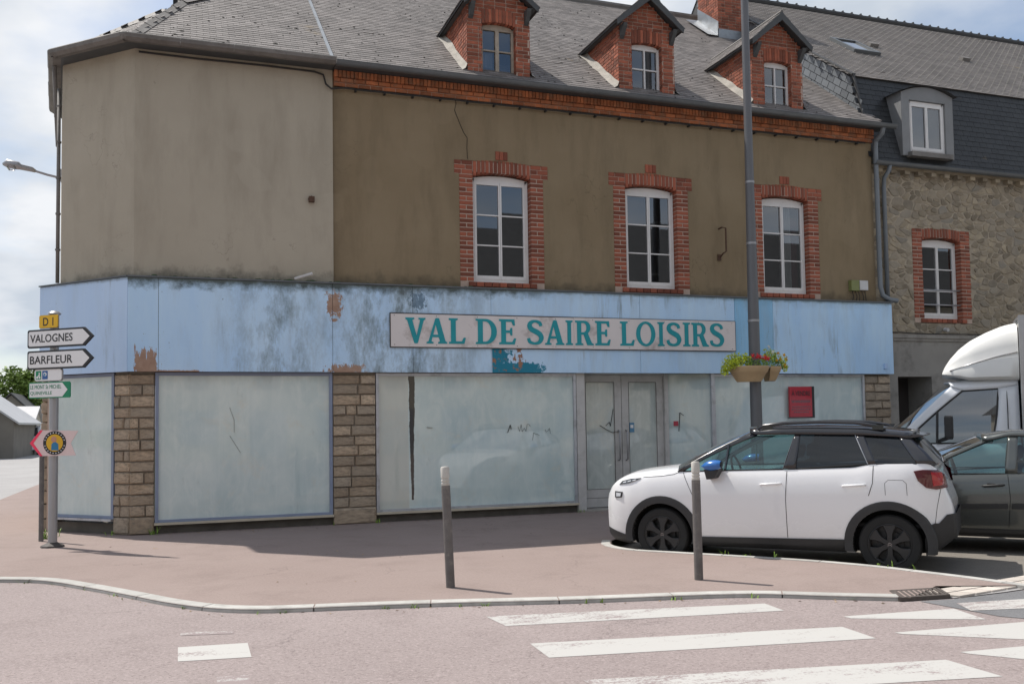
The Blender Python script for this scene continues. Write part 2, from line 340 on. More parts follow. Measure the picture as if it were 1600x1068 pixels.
# ground
def m_ground(name, base, light, dark, sp=.35):
    s = NT(name)
    k = s.mix(s.ramp(s.noise(.35, 6, .6), .3, .7), base, light)
    k = s.mix(s.ramp(s.noise(1.4, 8, .68, off=(3, 2, 0)), .50, .75, 0, .6), k, dark)
    k = s.mix(s.ramp(s.noise(32, 4, .75), .50, .66, 0, sp*1.2), k, tuple(c*1.18 for c in light))
    k = s.mix(s.ramp(s.noise(38, 4, .75, off=(8, 3, 2)), .52, .66, 0, sp*1.3), k, dark)
    k = s.mix(s.ramp(s.noise(70, 3, .7), .52, .70, 0, sp), k, light)
    k = s.mix(s.ramp(s.noise(95, 3, .7, off=(2, 7, 1)), .55, .72, 0, sp*1.3), k, dark)
    k = s.mix(s.ramp(s.noise(5, 8, .7, off=(9, 7, 1)), .62, .70, 0, .3), k, tuple(min(.6, c*1.35) for c in light))
    vc = s.n('ShaderNodeTexVoronoi', feature='DISTANCE_TO_EDGE'); vm = s.n('ShaderNodeVectorMath', operation='ADD'); nv_ = s.n('ShaderNodeTexNoise'); nv_.inputs['Scale'].default_value = 1.6; nv_.inputs['Detail'].default_value = 7; nv_.inputs['Roughness'].default_value = .65
    s.l(s.coord(), nv_.inputs['Vector']); s.l(s.coord(), vm.inputs[0]); s.l(nv_.outputs['Color'], vm.inputs[1]); s.l(vm.outputs[0], vc.inputs['Vector']); vc.inputs['Scale'].default_value = .42
    ck = s.math('MULTIPLY', s.ramp(vc.outputs['Distance'], .0, .005, 1, 0), s.ramp(s.noise(.5, 3, .5, off=(2, 8, 0)), .50, .60))
    k = s.mix(s.math('MULTIPLY', ck, .5), k, tuple(c*.45 for c in dark))
    k = s.mix(s.ramp(s.noise(.9, 7, .65, vec=(.35, 1.6, 1), off=(5, 3, 0)), .52, .74, 0, .35), k, light)
    k = s.mix(s.ramp(s.noise(2.6, 6, .7, off=(6, 12, 0)), .68, .74, 0, .4), k, tuple(c*.75 for c in dark))
    sp_ = s.ramp(s.noise(17, 2, .5, off=(4, 4, 4)), .765, .78)
    k = s.mix(s.math('MULTIPLY', sp_, .6), k, tuple(c*.55 for c in dark))
    s.bump(s.math('ADD', s.noise(95, 4, .7), s.math('MULTIPLY', s.noise(1.2, 4), 3)), .5, .008)
    return s.fin(k, .9, spec=.25)
m_ground('pavement_red', (.250, .195, .176), (.292, .233, .212), (.190, .146, .131))
m_ground('road_red', (.258, .216, .208), (.318, .270, .260), (.188, .153, .147), .8)
m_ground('asphalt_grey', (.150, .150, .155), (.200, .200, .205), (.10, .10, .105), .4)
m_ground('asphalt_pale', (.30, .29, .285), (.36, .35, .345), (.24, .235, .23), .3)
m_ground('parking_brown', (.185, .170, .150), (.225, .205, .180), (.12, .11, .10), .4)
m_ground('grass_ground', (.10, .12, .05), (.14, .15, .07), (.07, .09, .03))
plain('kerb_granite', (.42, .41, .385), .85, .14, 5, .3, 70, rnd=.12, dirt=(.30, .29, .27))
plain('sett_pale', (.50, .45, .40), .85, .1, 6, .3, 60, rnd=.14)
plain('grate_iron', (.085, .070, .062), .75, .2, 20)
def m_paint():
    s = NT('road_paint')
    n1 = s.ramp(s.noise(38, 5, .8), .36, .62); n2 = s.ramp(s.noise(3.0, 8, .72, vec=(.6, 2, 1), off=(4, 1, 0)), .34, .60)
    at = s.n('ShaderNodeAttribute', attribute_name='wear')
    f = s.math('ADD', s.math('MULTIPLY', n1, .55), s.math('MULTIPLY', n2, .7))
    f = s.math('SUBTRACT', f, at.outputs['Fac'])
    k = s.mix(s.ramp(f, .12, .42), (.262, .216, .212), (.45, .44, .42))
    return s.fin(k, .75, spec=.3)
m_paint()
plain('far_roof', (.42, .42, .43), .5, .1, 1); plain('far_wall', (.17, .155, .135), .9, .15, 1); plain('far_wall_light', (.42, .38, .32), .9, .1, 1)
plain('bark', (.09, .07, .05), .9, .2, 10); plain('tree_leaf', (.15, .22, .04), .7, .2, 5, attr=.45)
plain('cream_wall', (.48, .44, .36), .9, .08, 1); plain('shutter', (.25, .27, .30), .7)

# ------------------------------------------------------------------ mesh helpers
class MB:
    def __init__(s): s.v = []; s.f = []; s.r = []
    def add(s, vs, fs, r=None):
        o = len(s.v); s.v += [tuple(p) for p in vs]; s.f += [tuple(i+o for i in q) for q in fs]
        s.r += [r if r is not None else .5]*len(fs); return s
    def box(s, x0, x1, y0, y1, z0, z1, r=None):
        return s.add([(x, y, z) for z in (z0, z1) for y in (y0, y1) for x in (x0, x1)],
                     [(0, 2, 3, 1), (4, 5, 7, 6), (0, 1, 5, 4), (2, 6, 7, 3), (0, 4, 6, 2), (1, 3, 7, 5)], r)
    def obox(s, c, ax, ay, az, r=None):
        c = Vector(c); ax = Vector(ax); ay = Vector(ay); az = Vector(az)
        return s.add([c+ax*i+ay*j+az*k for k in (-1, 1) for j in (-1, 1) for i in (-1, 1)],
                     [(0, 2, 3, 1), (4, 5, 7, 6), (0, 1, 5, 4), (2, 6, 7, 3), (0, 4, 6, 2), (1, 3, 7, 5)], r)
    def bar(s, a, b, wdt, h, up=(0, 0, 1), r=None):
        a = Vector(a); b = Vector(b); d = b-a; u = d.normalized(); sd = u.cross(Vector(up))
        if sd.length < 1e-4: sd = u.cross(Vector((0, 1, 0)))
        sd.normalize(); v = sd.cross(u)
        return s.obox((a+b)/2, d/2, sd*wdt/2, v*h/2, r)
    def tube(s, pts, rad, n=10, cap=True, r=None):
        pts = [Vector(p) for p in pts]; rads = rad if isinstance(rad, (list, tuple)) else [rad]*len(pts)
        o = len(s.v); prev = None
        for i, p in enumerate(pts):
            d = (pts[min(i+1, len(pts)-1)]-pts[max(i-1, 0)]).normalized()
            a = prev - d*prev.dot(d) if prev is not None else d.cross(Vector((0, 0, 1)) if abs(d.z) < .9 else Vector((0, 1, 0)))
            a.normalize(); prev = a; b = d.cross(a)
            for k in range(n):
                t = 2*math.pi*k/n; s.v.append(tuple(p+(a*math.cos(t)+b*math.sin(t))*rads[i]))
        fs = []
        for i in range(len(pts)-1):
            for k in range(n): fs.append((o+i*n+k, o+i*n+(k+1) % n, o+(i+1)*n+(k+1) % n, o+(i+1)*n+k))
        if cap: fs += [tuple(o+k for k in reversed(range(n))), tuple(o+(len(pts)-1)*n+k for k in range(n))]
        s.f += fs; s.r += [r if r is not None else .5]*len(fs); return s
    def lathe(s, prof, c=(0, 0, 0), axis='Z', n=24, r=None):
        """prof: (radius, along)"""
        o = len(s.v); c = Vector(c)
        for (q, h) in prof:
            for k in range(n):
                t = 2*math.pi*k/n; a, b = q*math.cos(t), q*math.sin(t)
                s.v.append(tuple(c+(Vector((a, b, h)) if axis == 'Z' else Vector((a, h, b)))))
        fs = []
        for i in range(len(prof)-1):
            for k in range(n): fs.append((o+i*n+k, o+i*n+(k+1) % n, o+(i+1)*n+(k+1) % n, o+(i+1)*n+k))
        s.f += fs; s.r += [r if r is not None else .5]*len(fs); return s
    def grid(s, rows, r=None, close=False):
        o = len(s.v); n = len(rows[0])
        for q in rows: s.v += [tuple(p) for p in q]
        fs = []
        for i in range(len(rows)-1):
            for k in range(n-1 if not close else n): fs.append((o+i*n+k, o+i*n+(k+1) % n, o+(i+1)*n+(k+1) % n, o+(i+1)*n+k))
        s.f += fs; s.r += [r if r is not None else .5]*len(fs); return s
    def prism(s, poly, f0, f1, r=None):
        """poly: 2d points; f0/f1 map them to the two faces"""
        n = len(poly); tri = tessellate_polygon([[Vector((p[0], p[1], 0)) for p in poly]])
        o = len(s.v); s.v += [tuple(f0(*p)) for p in poly]+[tuple(f1(*p)) for p in poly]
        fs = [tuple(o+i for i in t) for t in tri]+[tuple(o+n+i for i in reversed(t)) for t in tri]
        fs += [(o+i, o+(i+1) % n, o+n+(i+1) % n, o+n+i) for i in range(n)]
        s.f += fs; s.r += [r if r is not None else .5]*len(fs); return s
    def build(s, name, mat, parent=None, smooth=False, bevel=0, fix=True, attr=None, auto=None):
        me = bpy.data.meshes.new(name); me.from_pydata(s.v, [], s.f)
        if len(set(s.r)) > 1 or attr:
            a = me.attributes.new(attr or 'rnd', 'FLOAT', 'FACE'); a.data.foreach_set('value', s.r)
        if fix:
            bm = bmesh.new(); bm.from_mesh(me); bmesh.ops.recalc_face_normals(bm, faces=bm.faces)
            if bevel: bmesh.ops.bevel(bm, geom=bm.edges[:], offset=bevel, segments=2, affect='EDGES', profile=.6)
            bm.to_mesh(me); bm.free()
        if smooth: me.shade_smooth() if hasattr(me, 'shade_smooth') else me.polygons.foreach_set('use_smooth', [True]*len(me.polygons))
        if auto: me.set_sharp_from_angle(angle=R(auto))
        return link(name, me, mat, parent)
def link(name, me, mat, parent=None):
    o = bpy.data.objects.new(name, me); col.objects.link(o)
    if mat: me.materials.clear(); me.materials.append(MATS[mat])
    if parent: o.parent = parent
    return o
def tag(o, label=None, cat=None, group=None, kind=None):
    for k, v in (('label', label), ('category', cat), ('group', group), ('kind', kind)):
        if v: o[k] = v
    return o
def thing(name, label, cat, loc=(0, 0, 0), rz=0, group=None, scale=1):
    o = bpy.data.objects.new(name, None); col.objects.link(o); o.empty_display_size = .2
    o.location = loc; o.rotation_euler = (0, 0, rz); o.scale = (scale,)*3
    return tag(o, label, cat, group)
def copy_tree(o, parent=None):
    c = o.copy(); col.objects.link(c); c.parent = parent
    for ch in o.children: copy_tree(ch, c)
    return c
def text(body, mat, parent, origin, ux, uz, h, width=None, name='lettering', off=.002, bold=.0):
    """flat lettering: origin is the left end of the base line, h the capital height"""
    cu = bpy.data.curves.new('text', 'FONT'); cu.body = body; cu.size = 1; cu.offset = bold; cu.resolution_u = 3
    ob = bpy.data.objects.new('text', cu); col.objects.link(ob)
    dg = bpy.context.evaluated_depsgraph_get(); me = bpy.data.meshes.new_from_object(ob.evaluated_get(dg))
    bpy.data.objects.remove(ob); bpy.data.curves.remove(cu)
    xs = [v.co.x for v in me.vertices]; ys = [v.co.y for v in me.vertices]
    x0, x1, y0, y1 = min(xs), max(xs), min(ys), max(ys)
    sy = h/(y1-y0); sx = width/(x1-x0) if width else sy
    ux = Vector(ux).normalized(); uz = Vector(uz).normalized(); n = ux.cross(uz)
    for v in me.vertices: v.co = Vector(origin)+ux*((v.co.x-x0)*sx)+uz*((v.co.y-y0)*sy)+n*off
    me.name = name; return link(name, me, mat, parent)

# unit brick shared by all single bricks and blocks: front face chamfered, front at y = -0.5
def unit_brick(name, cx=.04, cz=.10, cy=.06):
    f = .5
    v = [(-f+cx, -f, -f+cz), (f-cx, -f, -f+cz), (f-cx, -f, f-cz), (-f+cx, -f, f-cz),
         (-f, -f+cy, -f), (f, -f+cy, -f), (f, -f+cy, f), (-f, -f+cy, f), (-f, f, -f), (f, f, -f), (f, f, f), (-f, f, f)]
    q = [(0, 1, 2, 3), (0, 4, 5, 1), (1, 5, 6, 2), (2, 6, 7, 3), (3, 7, 4, 0), (4, 8, 9, 5), (5, 9, 10, 6), (6, 10, 11, 7), (7, 11, 8, 4)]
    me = bpy.data.meshes.new(name); me.from_pydata(v, [], q); return me
BR = unit_brick('brick'); BR.materials.append(MATS['brick_red'])
def brick(parent, x0, x1, z0, z1, y0, y1, rot=0, me=BR, name='brick', rz=0):
    o = bpy.data.objects.new(name, me); col.objects.link(o); o.parent = parent
    o.location = ((x0+x1)/2, (y0+y1)/2, (z0+z1)/2); o.scale = (x1-x0, y1-y0, z1-z0); o.rotation_euler = (0, rot, rz)
    return o

# ------------------------------------------------------------------ ground
def sheet(name, poly, z, mat, kind='structure'):
    mb = MB(); tri = tessellate_polygon([[Vector((p[0], p[1], 0)) for p in poly]])
    mb.v = [(p[0], p[1], z) for p in poly]; mb.f = [tuple(t) for t in tri]; mb.r = [.5]*len(tri)
    o = mb.build(name, mat, fix=False)
    bm = bmesh.new(); bm.from_mesh(o.data)
    for f in bm.faces:
        f.normal_update()
        if f.normal.z < 0: f.normal_flip()
    bm.to_mesh(o.data); bm.free()
    return tag(o, kind=kind)
FRONT = [(-3.35, 1.0), (-3.2, -.8), (-2.75, -2.3), (-2.05, -3.35), (-1.45, -3.84), (-.767, -4.237), (-.26, -4.9), (.21, -5.62), (.575, -6.2), (.963, -6.66),
         (1.34, -6.90), (1.726, -7.01), (2.226, -7.12), (3.018, -7.32), (4.138, -7.66), (5.636, -8.03), (6.359, -8.46), (6.95, -8.82)]
PARK = [(6.30, -3.95), (6.12, -4.30), (6.10, -4.62), (6.20, -4.93), (6.50, -5.275), (6.78, -5.60), (7.267, -6.17), (7.66, -6.68), (7.978, -7.25), (8.157, -7.75), (8.315, -8.205), (8.46, -8.80), (8.60, -9.3)]
def smooth_line(pts, step=.12):
    out = []
    P = [Vector((*p, 0)) for p in pts]
    for i in range(len(P)-1):
        a, b, c, d = P[max(i-1, 0)], P[i], P[i+1], P[min(i+2, len(P)-1)]
        n = max(2, int((c-b).length/step))
        for k in range(n):
            t = k/n
            out.append(.5*((2*b)+(c-a)*t+(2*a-5*b+4*c-d)*t*t+(3*b-a-3*c+d)*t**3))
    out.append(P[-1]); return out
FL = smooth_line(FRONT); PL = smooth_line(PARK)
sheet('ground', [(-1200, -1200), (1200, -1200), (1200, 1200), (-1200, 1200)], -.30, 'grass_ground')
fl2 = [(p.x, p.y) for p in FL]; pl2 = [(p.x, p.y) for p in PL]
sheet('road', [(-70, -70), (70, -70), (70, -9.6), (8.6, -9.3), (8.45, -8.3), (8.2, -7.9), (7.0, -7.9)] + fl2[::-1] + [(-3.35, 8), (-70, 8)], -.034, 'road_red')
sheet('side_street', [(-3.30, 5.6), (-3.35, 70), (-14, 260), (-40, 260), (-14, 60), (-14, 5.6)], -.030, 'asphalt_pale')
sheet('pavement', fl2 + [(7.6, -8.45), (8.46, -8.8)] + pl2[::-1][2:] + [(8.3, -2.2), (40, -2.2), (40, 3), (-3.35, 3)], 0, 'pavement_red')
sheet('side_pavement', [(-3.35, 3), (-.5, 3), (-2, 70), (-3.35, 70)], -.004, 'pavement_red')
sheet('parking', pl2 + [(40, -10.4), (40, -1.9), (8.2, -1.9)], -.14, 'parking_brown')
sheet('grey_asphalt', [(7.02, -8.86), (7.34, -8.90), (8.02, -8.86), (9.5, -8.7), (30, -9.8), (30, -26), (7.6, -10.2), (7.14, -9.62)], -.030, 'asphalt_grey')
sheet('sett_bed', [(7.36, -8.60), (7.40, -8.88), (8.05, -8.84), (9.4, -8.66), (9.4, -8.2), (8.5, -8.4)], -.026, 'asphalt_pale')

KB = unit_brick('kerb_stone', .012, .06, .04); KB.materials.append(MATS['kerb_granite'])
def kerb(name, line, width, side, seg, z0, ztop, start=0):
    """stones laid along the line, on the given side of it"""
    root = MB(); rows = []
    for i, p in enumerate(line):
        d = (line[min(i+1, len(line)-1)]-line[max(i-1, 0)]).normalized(); n = Vector((-d.y, d.x, 0))*side
        rows.append([p+n*.015+Vector((0, 0, ztop-.012)), p+n*(width-.01)+Vector((0, 0, ztop-.012))])
    root.grid(rows); ro = tag(root.build(name, 'stone_joint', fix=False), kind='structure')
    acc = 0; i = 0; n = len(line)
    while i < n-1:
        j = i; L = 0
        target = seg*rng.uniform(.9, 1.1)
        while j < n-1 and L < target: L += (line[j+1]-line[j]).length; j += 1
        a, b = line[i], line[j]
        if L > .2:
            mb = MB(); sub = line[i:j+1]; top = []; 
            for k, p in enumerate(sub):
                gi = i+k; d = (line[min(gi+1, n-1)]-line[max(gi-1, 0)]).normalized(); nn = Vector((-d.y, d.x, 0))*side
                sh = d*(.006 if k == 0 else -.006 if k == len(sub)-1 else 0)
                q = p+sh; zz = rng.uniform(-.001, .001)
                top.append([q+Vector((0, 0, z0)), q+Vector((0, 0, ztop-.018)), q+nn*.016+Vector((0, 0, ztop)), q+nn*width+Vector((0, 0, ztop)), q+nn*width+Vector((0, 0, z0))])
            mb.grid(top); mb.add(top[0], [(0, 1, 2, 3, 4)]); mb.add(top[-1], [(4, 3, 2, 1, 0)])
            st = mb.build('kerb_stone', 'kerb_granite', ro)
        i = j
    return ro
kerb('kerb', FL, .15, 1, 1.0, -.2, .006)
kerb('parking_kerb', PL, .13, -1, 1.0, -.3, .006)
# pale setts beside the drain
u = Vector((.985, .17, 0)).normalized(); v_ = Vector((-.55, .83, 0)).normalized()
sr = tag(thing('sett_strip', 'strip of pale stone setts beside the drain grate at the road edge', 'setts'), None)
for r_ in range(2):
    for k in range(8):
        c = Vector((7.52, -8.80, -.028))+u*(.24*k+.05*r_)+v_*(.19*r_)
        mb = MB(); mb.obox(c, u*.108, v_*.083, (0, 0, .02)); mb.build('sett', 'sett_pale', sr, bevel=.006)
dg_ = thing('drain_grate', 'rusty cast iron drain grate in the kerb line by the pale setts', 'drain grate', (7.2, -8.66, 0))
ux, uy = Vector((.94, -.12, 0)).normalized(), Vector((.42, .78, 0)).normalized()
mb = MB()
for s_ in (-1, 1):
    mb.obox(ux*.0+uy*(.17*s_)+Vector((0, 0, -.018)), ux*.26, uy*.018, (0, 0, .022))
    mb.obox(ux*(.25*s_)+Vector((0, 0, -.018)), ux*.018, uy*.17, (0, 0, .022))
mb.build('frame', 'grate_iron', dg_)
for k in range(9):
    mb = MB(); mb.obox(ux*(-.21+.0525*k)+Vector((0, 0, -.017)), ux*.013, uy*.16, (0, 0, .02)); mb.build('grate_bar', 'grate_iron', dg_)
mb = MB(); mb.obox((0, 0, -.032), ux*.24, uy*.16, (0, 0, .006)); mb.build('pit', 'gap_black', dg_)

# painted markings, each a sheet just above the road
def marking(name, pts, wear, z=-.0315):
    nx, ny = 12, 3; a, b, c, d = [Vector((*p, z)) for p in pts]
    mb = MB(); rows = []
    for i in range(nx+1):
        t = i/nx; rows.append([a.lerp(b, t).lerp(d.lerp(c, t), j/ny) for j in range(ny+1)])
    mb.grid(rows)
    k = 0; rr = []
    for i in range(nx):
        for j in range(ny): rr.append(max(0, wear[0]+(wear[1]-wear[0])*(i+.5)/nx))
    mb.r = rr
    o = mb.build(name, 'road_paint', fix=False, attr='wear')
    if o.data.polygons[0].normal.z < 0: o.data.flip_normals()
    return tag(o, kind='structure')
marking('zebra_stripe', [(3.20, -7.88), (5.705, -8.371), (5.672, -8.703), (3.235, -8.306)], (.36, .02))
marking('zebra_stripe', [(3.205, -8.95), (5.71, -9.417), (5.679, -9.839), (3.181, -9.401)], (.12, .0))
marking('zebra_stripe', [(3.17, -10.02), (5.678, -10.525), (5.688, -10.987), (3.167, -10.47)], (.40, .04))
marking('zebra_stripe', [(.684, -7.997), (1.194, -8.059), (1.191, -8.532), (.685, -8.455)], (.06, .02))
marking('ramp_triangle', [(5.98, -9.10), (7.05, -9.22), (6.95, -9.66), (5.983, -9.195)], (.05, .05))
marking('ramp_triangle', [(5.94, -9.74), (7.24, -9.86), (6.70, -10.33), (5.958, -9.80)], (.05, .0))
marking('ramp_triangle', [(5.93, -10.40), (7.1, -10.5), (6.5, -11.1), (5.945, -10.46)], (.05, .05))
marking('give_way_mark', [(7.24, -9.06), (8.6, -9.26), (8.3, -9.62), (7.10, -9.36)], (.42, .05), -.0275)
marking('worn_mark', [(.70, -7.45), (1.12, -7.58), (1.11, -7.68), (.70, -7.58)], (.70, .72))
marking('worn_mark', [(.93, -9.0), (1.14, -9.03), (1.14, -9.4), (.93, -9.35)], (.72, .72))

# ------------------------------------------------------------------ corner building
ROOF_S = .78; ROOF_Z = 7.93
aL = .76684
uL = Vector((-math.cos(aL), math.sin(aL), 0)); nL = Vector((-math.sin(aL), -math.cos(aL), 0))   # along the left face, outward
LW = 1.60                                  # length of the left face (upper wall)
cL = uL*LW
u3 = Vector((-.115, 1, 0)).normalized(); n3 = Vector((-1, -.115, 0)).normalized()
B = thing('corner_building', 'derelict corner shop building with brown render, blue fascia and three brick dormers', 'building')

def wall_with_openings(mb, x0, x1, z0, z1, ops, fn, depth=.3):
    """fn(x, z, d) maps to the wall; openings (x0,x1,z0,z1) get reveals"""
    xs = sorted({x0, x1, *[q for o in ops for q in o[:2]]}); zs = sorted({z0, z1, *[q for o in ops for q in o[2:]]})
    for i in range(len(xs)-1):
        for j in range(len(zs)-1):
            cx, cz = (xs[i]+xs[i+1])/2, (zs[j]+zs[j+1])/2
            if any(o[0] < cx < o[1] and o[2] < cz < o[3] for o in ops): continue
            mb.add([fn(xs[i], zs[j], 0), fn(xs[i+1], zs[j], 0), fn(xs[i+1], zs[j+1], 0), fn(xs[i], zs[j+1], 0)], [(0, 1, 2, 3)])
    for a, b, c, d in ops:
        for (p, q), (r_, s_) in (((a, c), (b, c)), ((b, c), (b, d)), ((b, d), (a, d)), ((a, d), (a, c))):
            mb.add([fn(p, q, 0), fn(r_, s_, 0), fn(r_, s_, depth), fn(p, q, depth)], [(0, 1, 2, 3)])
WX = (6.14, 9.16, 12.20)
OW, JW, WZ0, WZ1 = 1.10, .25, 4.15, 6.05
ops = [(x-OW/2-JW+.02, x+OW/2+JW-.02, 3.9, WZ1+.27) for x in WX]
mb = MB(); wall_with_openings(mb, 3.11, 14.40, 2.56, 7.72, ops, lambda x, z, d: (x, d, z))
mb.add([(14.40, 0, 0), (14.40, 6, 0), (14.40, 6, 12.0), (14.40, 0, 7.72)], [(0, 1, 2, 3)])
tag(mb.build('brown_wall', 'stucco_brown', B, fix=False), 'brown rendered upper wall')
# beige wall: a touch proud of the brown render, turning the corner
mb = MB(); e = -.025
cor = Vector((0, 0, 0))
def pt(p, z): return (p.x, p.y, z)
o_main = Vector((3.11, e, 0)); o_c = Vector((e*.37, e, 0)); o_l = cL+nL*.025; o_b = o_l+u3*3.4
mb.add([pt(Vector((3.11, 0, 0)), 2.3), pt(o_main, 2.3), pt(o_c, 2.3), pt(o_l, 2.3), pt(o_b, 2.3)] + [pt(Vector((3.11, 0, 0)), 7.72), pt(o_main, 7.72), pt(o_c, 7.72), pt(o_l, 7.72), pt(o_b, 7.72)],
       [(i, i+1, i+6, i+5) for i in range(4)])
tag(mb.build('beige_wall', 'stucco_beige', B), 'beige rendered wall round the corner')
mb = MB(); mb.box(3.0, 14.3, .55, .6, 0, 7.6); mb.box(.5, 13, 6, 6.1, 0, 12); mb.build('back_wall', 'dark_room', B)
# crack in the render
mb = MB(); pts = [(5.27, 7.50), (5.30, 7.32), (5.27, 7.20), (5.36, 6.98), (5.43, 6.82), (5.50, 6.72), (5.49, 6.55), (5.50, 6.34)]
for (xa, za), (xb, zb) in zip(pts, pts[1:]): mb.bar((xa, -.003, za), (xb, -.003, zb), .006, .011, (0, 1, 0))
mb.build('crack', 'gap_black', B)
# window surrounds with single bricks
def surround(parent, xc, ow, z0, z1, jw, y, ear=.09, key=True, courses=24, nv=14, depth=.16, vz=.27):
    xl, xr = xc-ow/2, xc+ow/2
    mo = MB()
    for s_ in (-1, 1):
        a = xc+s_*ow/2; b = a+s_*jw; lo, hi = min(a, b), max(a, b)
        mo.box(lo+.004, hi-.004, y-.002, y+depth+.14, z0-.10, z1+vz-.02)
        if ear: mo.box(min(b, b+s_*ear)+.002, max(b, b+s_*ear)-.002, y-.002, y+.05, z1+.02, z1+vz-.01)
    mo.box(xl, xr, y-.002, y+depth+.14, z1+.075, z1+vz-.01); mo.box(xl-.1, xr+.1, y-.001, y+depth+.10, z0-.10, z0-.008)
    sur = mo.build('brick_surround', 'mortar', parent)
    h = (z1+.02-z0)/courses; f = y-.012
    for s_ in (-1, 1):
        for k in range(courses):
            a = xc+s_*ow/2; zz0, zz1 = z0+k*h+.008, z0+(k+1)*h-.008
            segs = [(0, jw)] if (k+(s_ > 0)) % 2 else [(0, jw*.46), (jw*.46+.016, jw)]
            for p, q in segs:
                x0_, x1_ = sorted((a+s_*p, a+s_*q)); j = rng.uniform(-.003, .003)
                brick(sur, x0_, x1_, zz0, zz1, f+j, y+depth)
        rows = 3
        hh = (vz-.02)/rows
        for k in range(rows):
            a = xc+s_*ow/2; b = jw+ear
            cut = b*(.40 if k % 2 else .62)
            for p, q in ((0.008, cut-.006), (cut+.006, b)):
                x0_, x1_ = sorted((a+s_*p, a+s_*q))
                brick(sur, x0_, x1_, z1+.02+k*hh+.006, z1+.02+(k+1)*hh-.006, f+rng.uniform(-.003, .003), y+.05)
    vw = ow/nv
    for k in range(nv):
        t = (k+.5)/nv*2-1; rise = .075*(1-t*t); x0_ = xl+k*vw
        zb, zt = z1+.0+rise, z1+vz-.01+rise*.55
        brick(sur, x0_+.008, x0_+vw-.008, zb, zt, f+rng.uniform(-.003, .003), y+depth, -t*.0)
    if key:
        for k in (-1, 0, 1): brick(sur, xc+k*.078-.036, xc+k*.078+.036, z1+vz+.045, z1+vz+.20, f-.006, y+.05)
    nb = 9
    for k in range(nb):
        w_ = (ow+.2)/nb; brick(sur, xl-.1+k*w_+.005, xl-.1+(k+1)*w_-.005, z0-.095, z0-.010, f-.02, y+.10)
    return sur
def casement(parent, xc, ow, z0, z1, y, rows=3, mat='window_white', arch=.06, bars=True, fw=.055, mid=.06, tilt=0):
    """two-leaf window: outer frame, two sashes with glazing bars, single panes"""
    mb = MB(); xl, xr = xc-ow/2, xc+ow/2
    mb.box(xl, xl+fw, y, y+.07, z0, z1); mb.box(xr-fw, xr, y, y+.07, z0, z1); mb.box(xl+fw, xr-fw, y, y+.07, z0, z0+fw*1.2)
    n = 12; top = [(xl+ow*k/n, z1+arch*(1-((k/n)*2-1)**2)) for k in range(n+1)]
    mb.prism([(xl+fw, z1-fw*1.1)]+[(xr-fw, z1-fw*1.1)]+[p for p in reversed(top)], lambda x, z: (x, y, z), lambda x, z: (x, y+.07, z))
    wdw = mb.build('window', mat, parent)
    sw = .05
    for s_ in (-1, 1):
        a = xc if s_ > 0 else xl+fw; b = xr-fw if s_ > 0 else xc
        zb, zt = z0+fw*1.2, z1-fw*1.1; ys = y-.012
        mb = MB(); mi = mid*.5
        aa, bb = (a, b-sw*.8) if s_ > 0 else (a+sw*.8, b)
        L, Rr = (a, a+mi) if s_ > 0 else (b-mi, b)
        mb.box(L+(0.003 if s_ > 0 else 0), Rr-(0 if s_ > 0 else .003), ys, ys+.06, zb, zt)
        if s_ > 0: mb.box(b-sw*.8, b, ys+.004, ys+.06, zb, zt)
        else: mb.box(a, a+sw*.8, ys+.004, ys+.06, zb, zt)
        ia, ib = (a+mi, b-sw*.8) if s_ > 0 else (a+sw*.8, b-mi)
        mb.box(ia, ib, ys+.004, ys+.06, zb, zb+sw*1.3); mb.box(ia, ib, ys+.004, ys+.06, zt-sw, zt)
        p0, p1 = zb+sw*1.3, zt-sw
        for k in range(1, rows):
            zz = p0+(p1-p0)*k/rows; mb.box(ia, ib, ys+.008, ys+.045, zz-.011, zz+.011)
        sa = mb.build('sash', mat, wdw)
        for k in range(rows):
            za, zc = p0+(p1-p0)*k/rows, p0+(p1-p0)*(k+1)/rows
            pm = MB(); dx = rng.uniform(-.004, .004); dz = rng.uniform(-.004, .004)
            pm.add([(ia, ys+.03-dx, za), (ib, ys+.03+dx, za), (ib, ys+.03+dx+dz, zc), (ia, ys+.03-dx+dz, zc)], [(0, 1, 2, 3)])
            pm.build('pane', 'glass_house', wdw, fix=False)
    return wdw
def curtain(parent, x0, x1, z0, z1, y, mat='curtain', name='curtain'):
    mb = MB(); n = 28
    mb.grid([[(x0+(x1-x0)*k/n, y+.02*math.sin(k*1.7)+.008*math.sin(k*4.1), z) for k in range(n+1)] for z in (z0, z1)])
    return mb.build(name, mat, parent, smooth=True, fix=False)
for i, xc in enumerate(WX):
    surround(B, xc, OW, WZ0, WZ1, JW, 0)
    wd = casement(B, xc, OW-.02, WZ0, WZ1-.01, .13)
    if i == 2:
        curtain(wd, xc+.02, xc+.30, WZ0+.1, WZ1-.1, .26); curtain(wd, xc+.30, xc+.46, WZ0+.1, WZ1-.3, .28, 'curtain_red')
    mb = MB(); mb.box(xc-.75, xc+.75, .42, .47, 3.95, 6.4); mb.build('room_shadow', 'dark_room', wd)
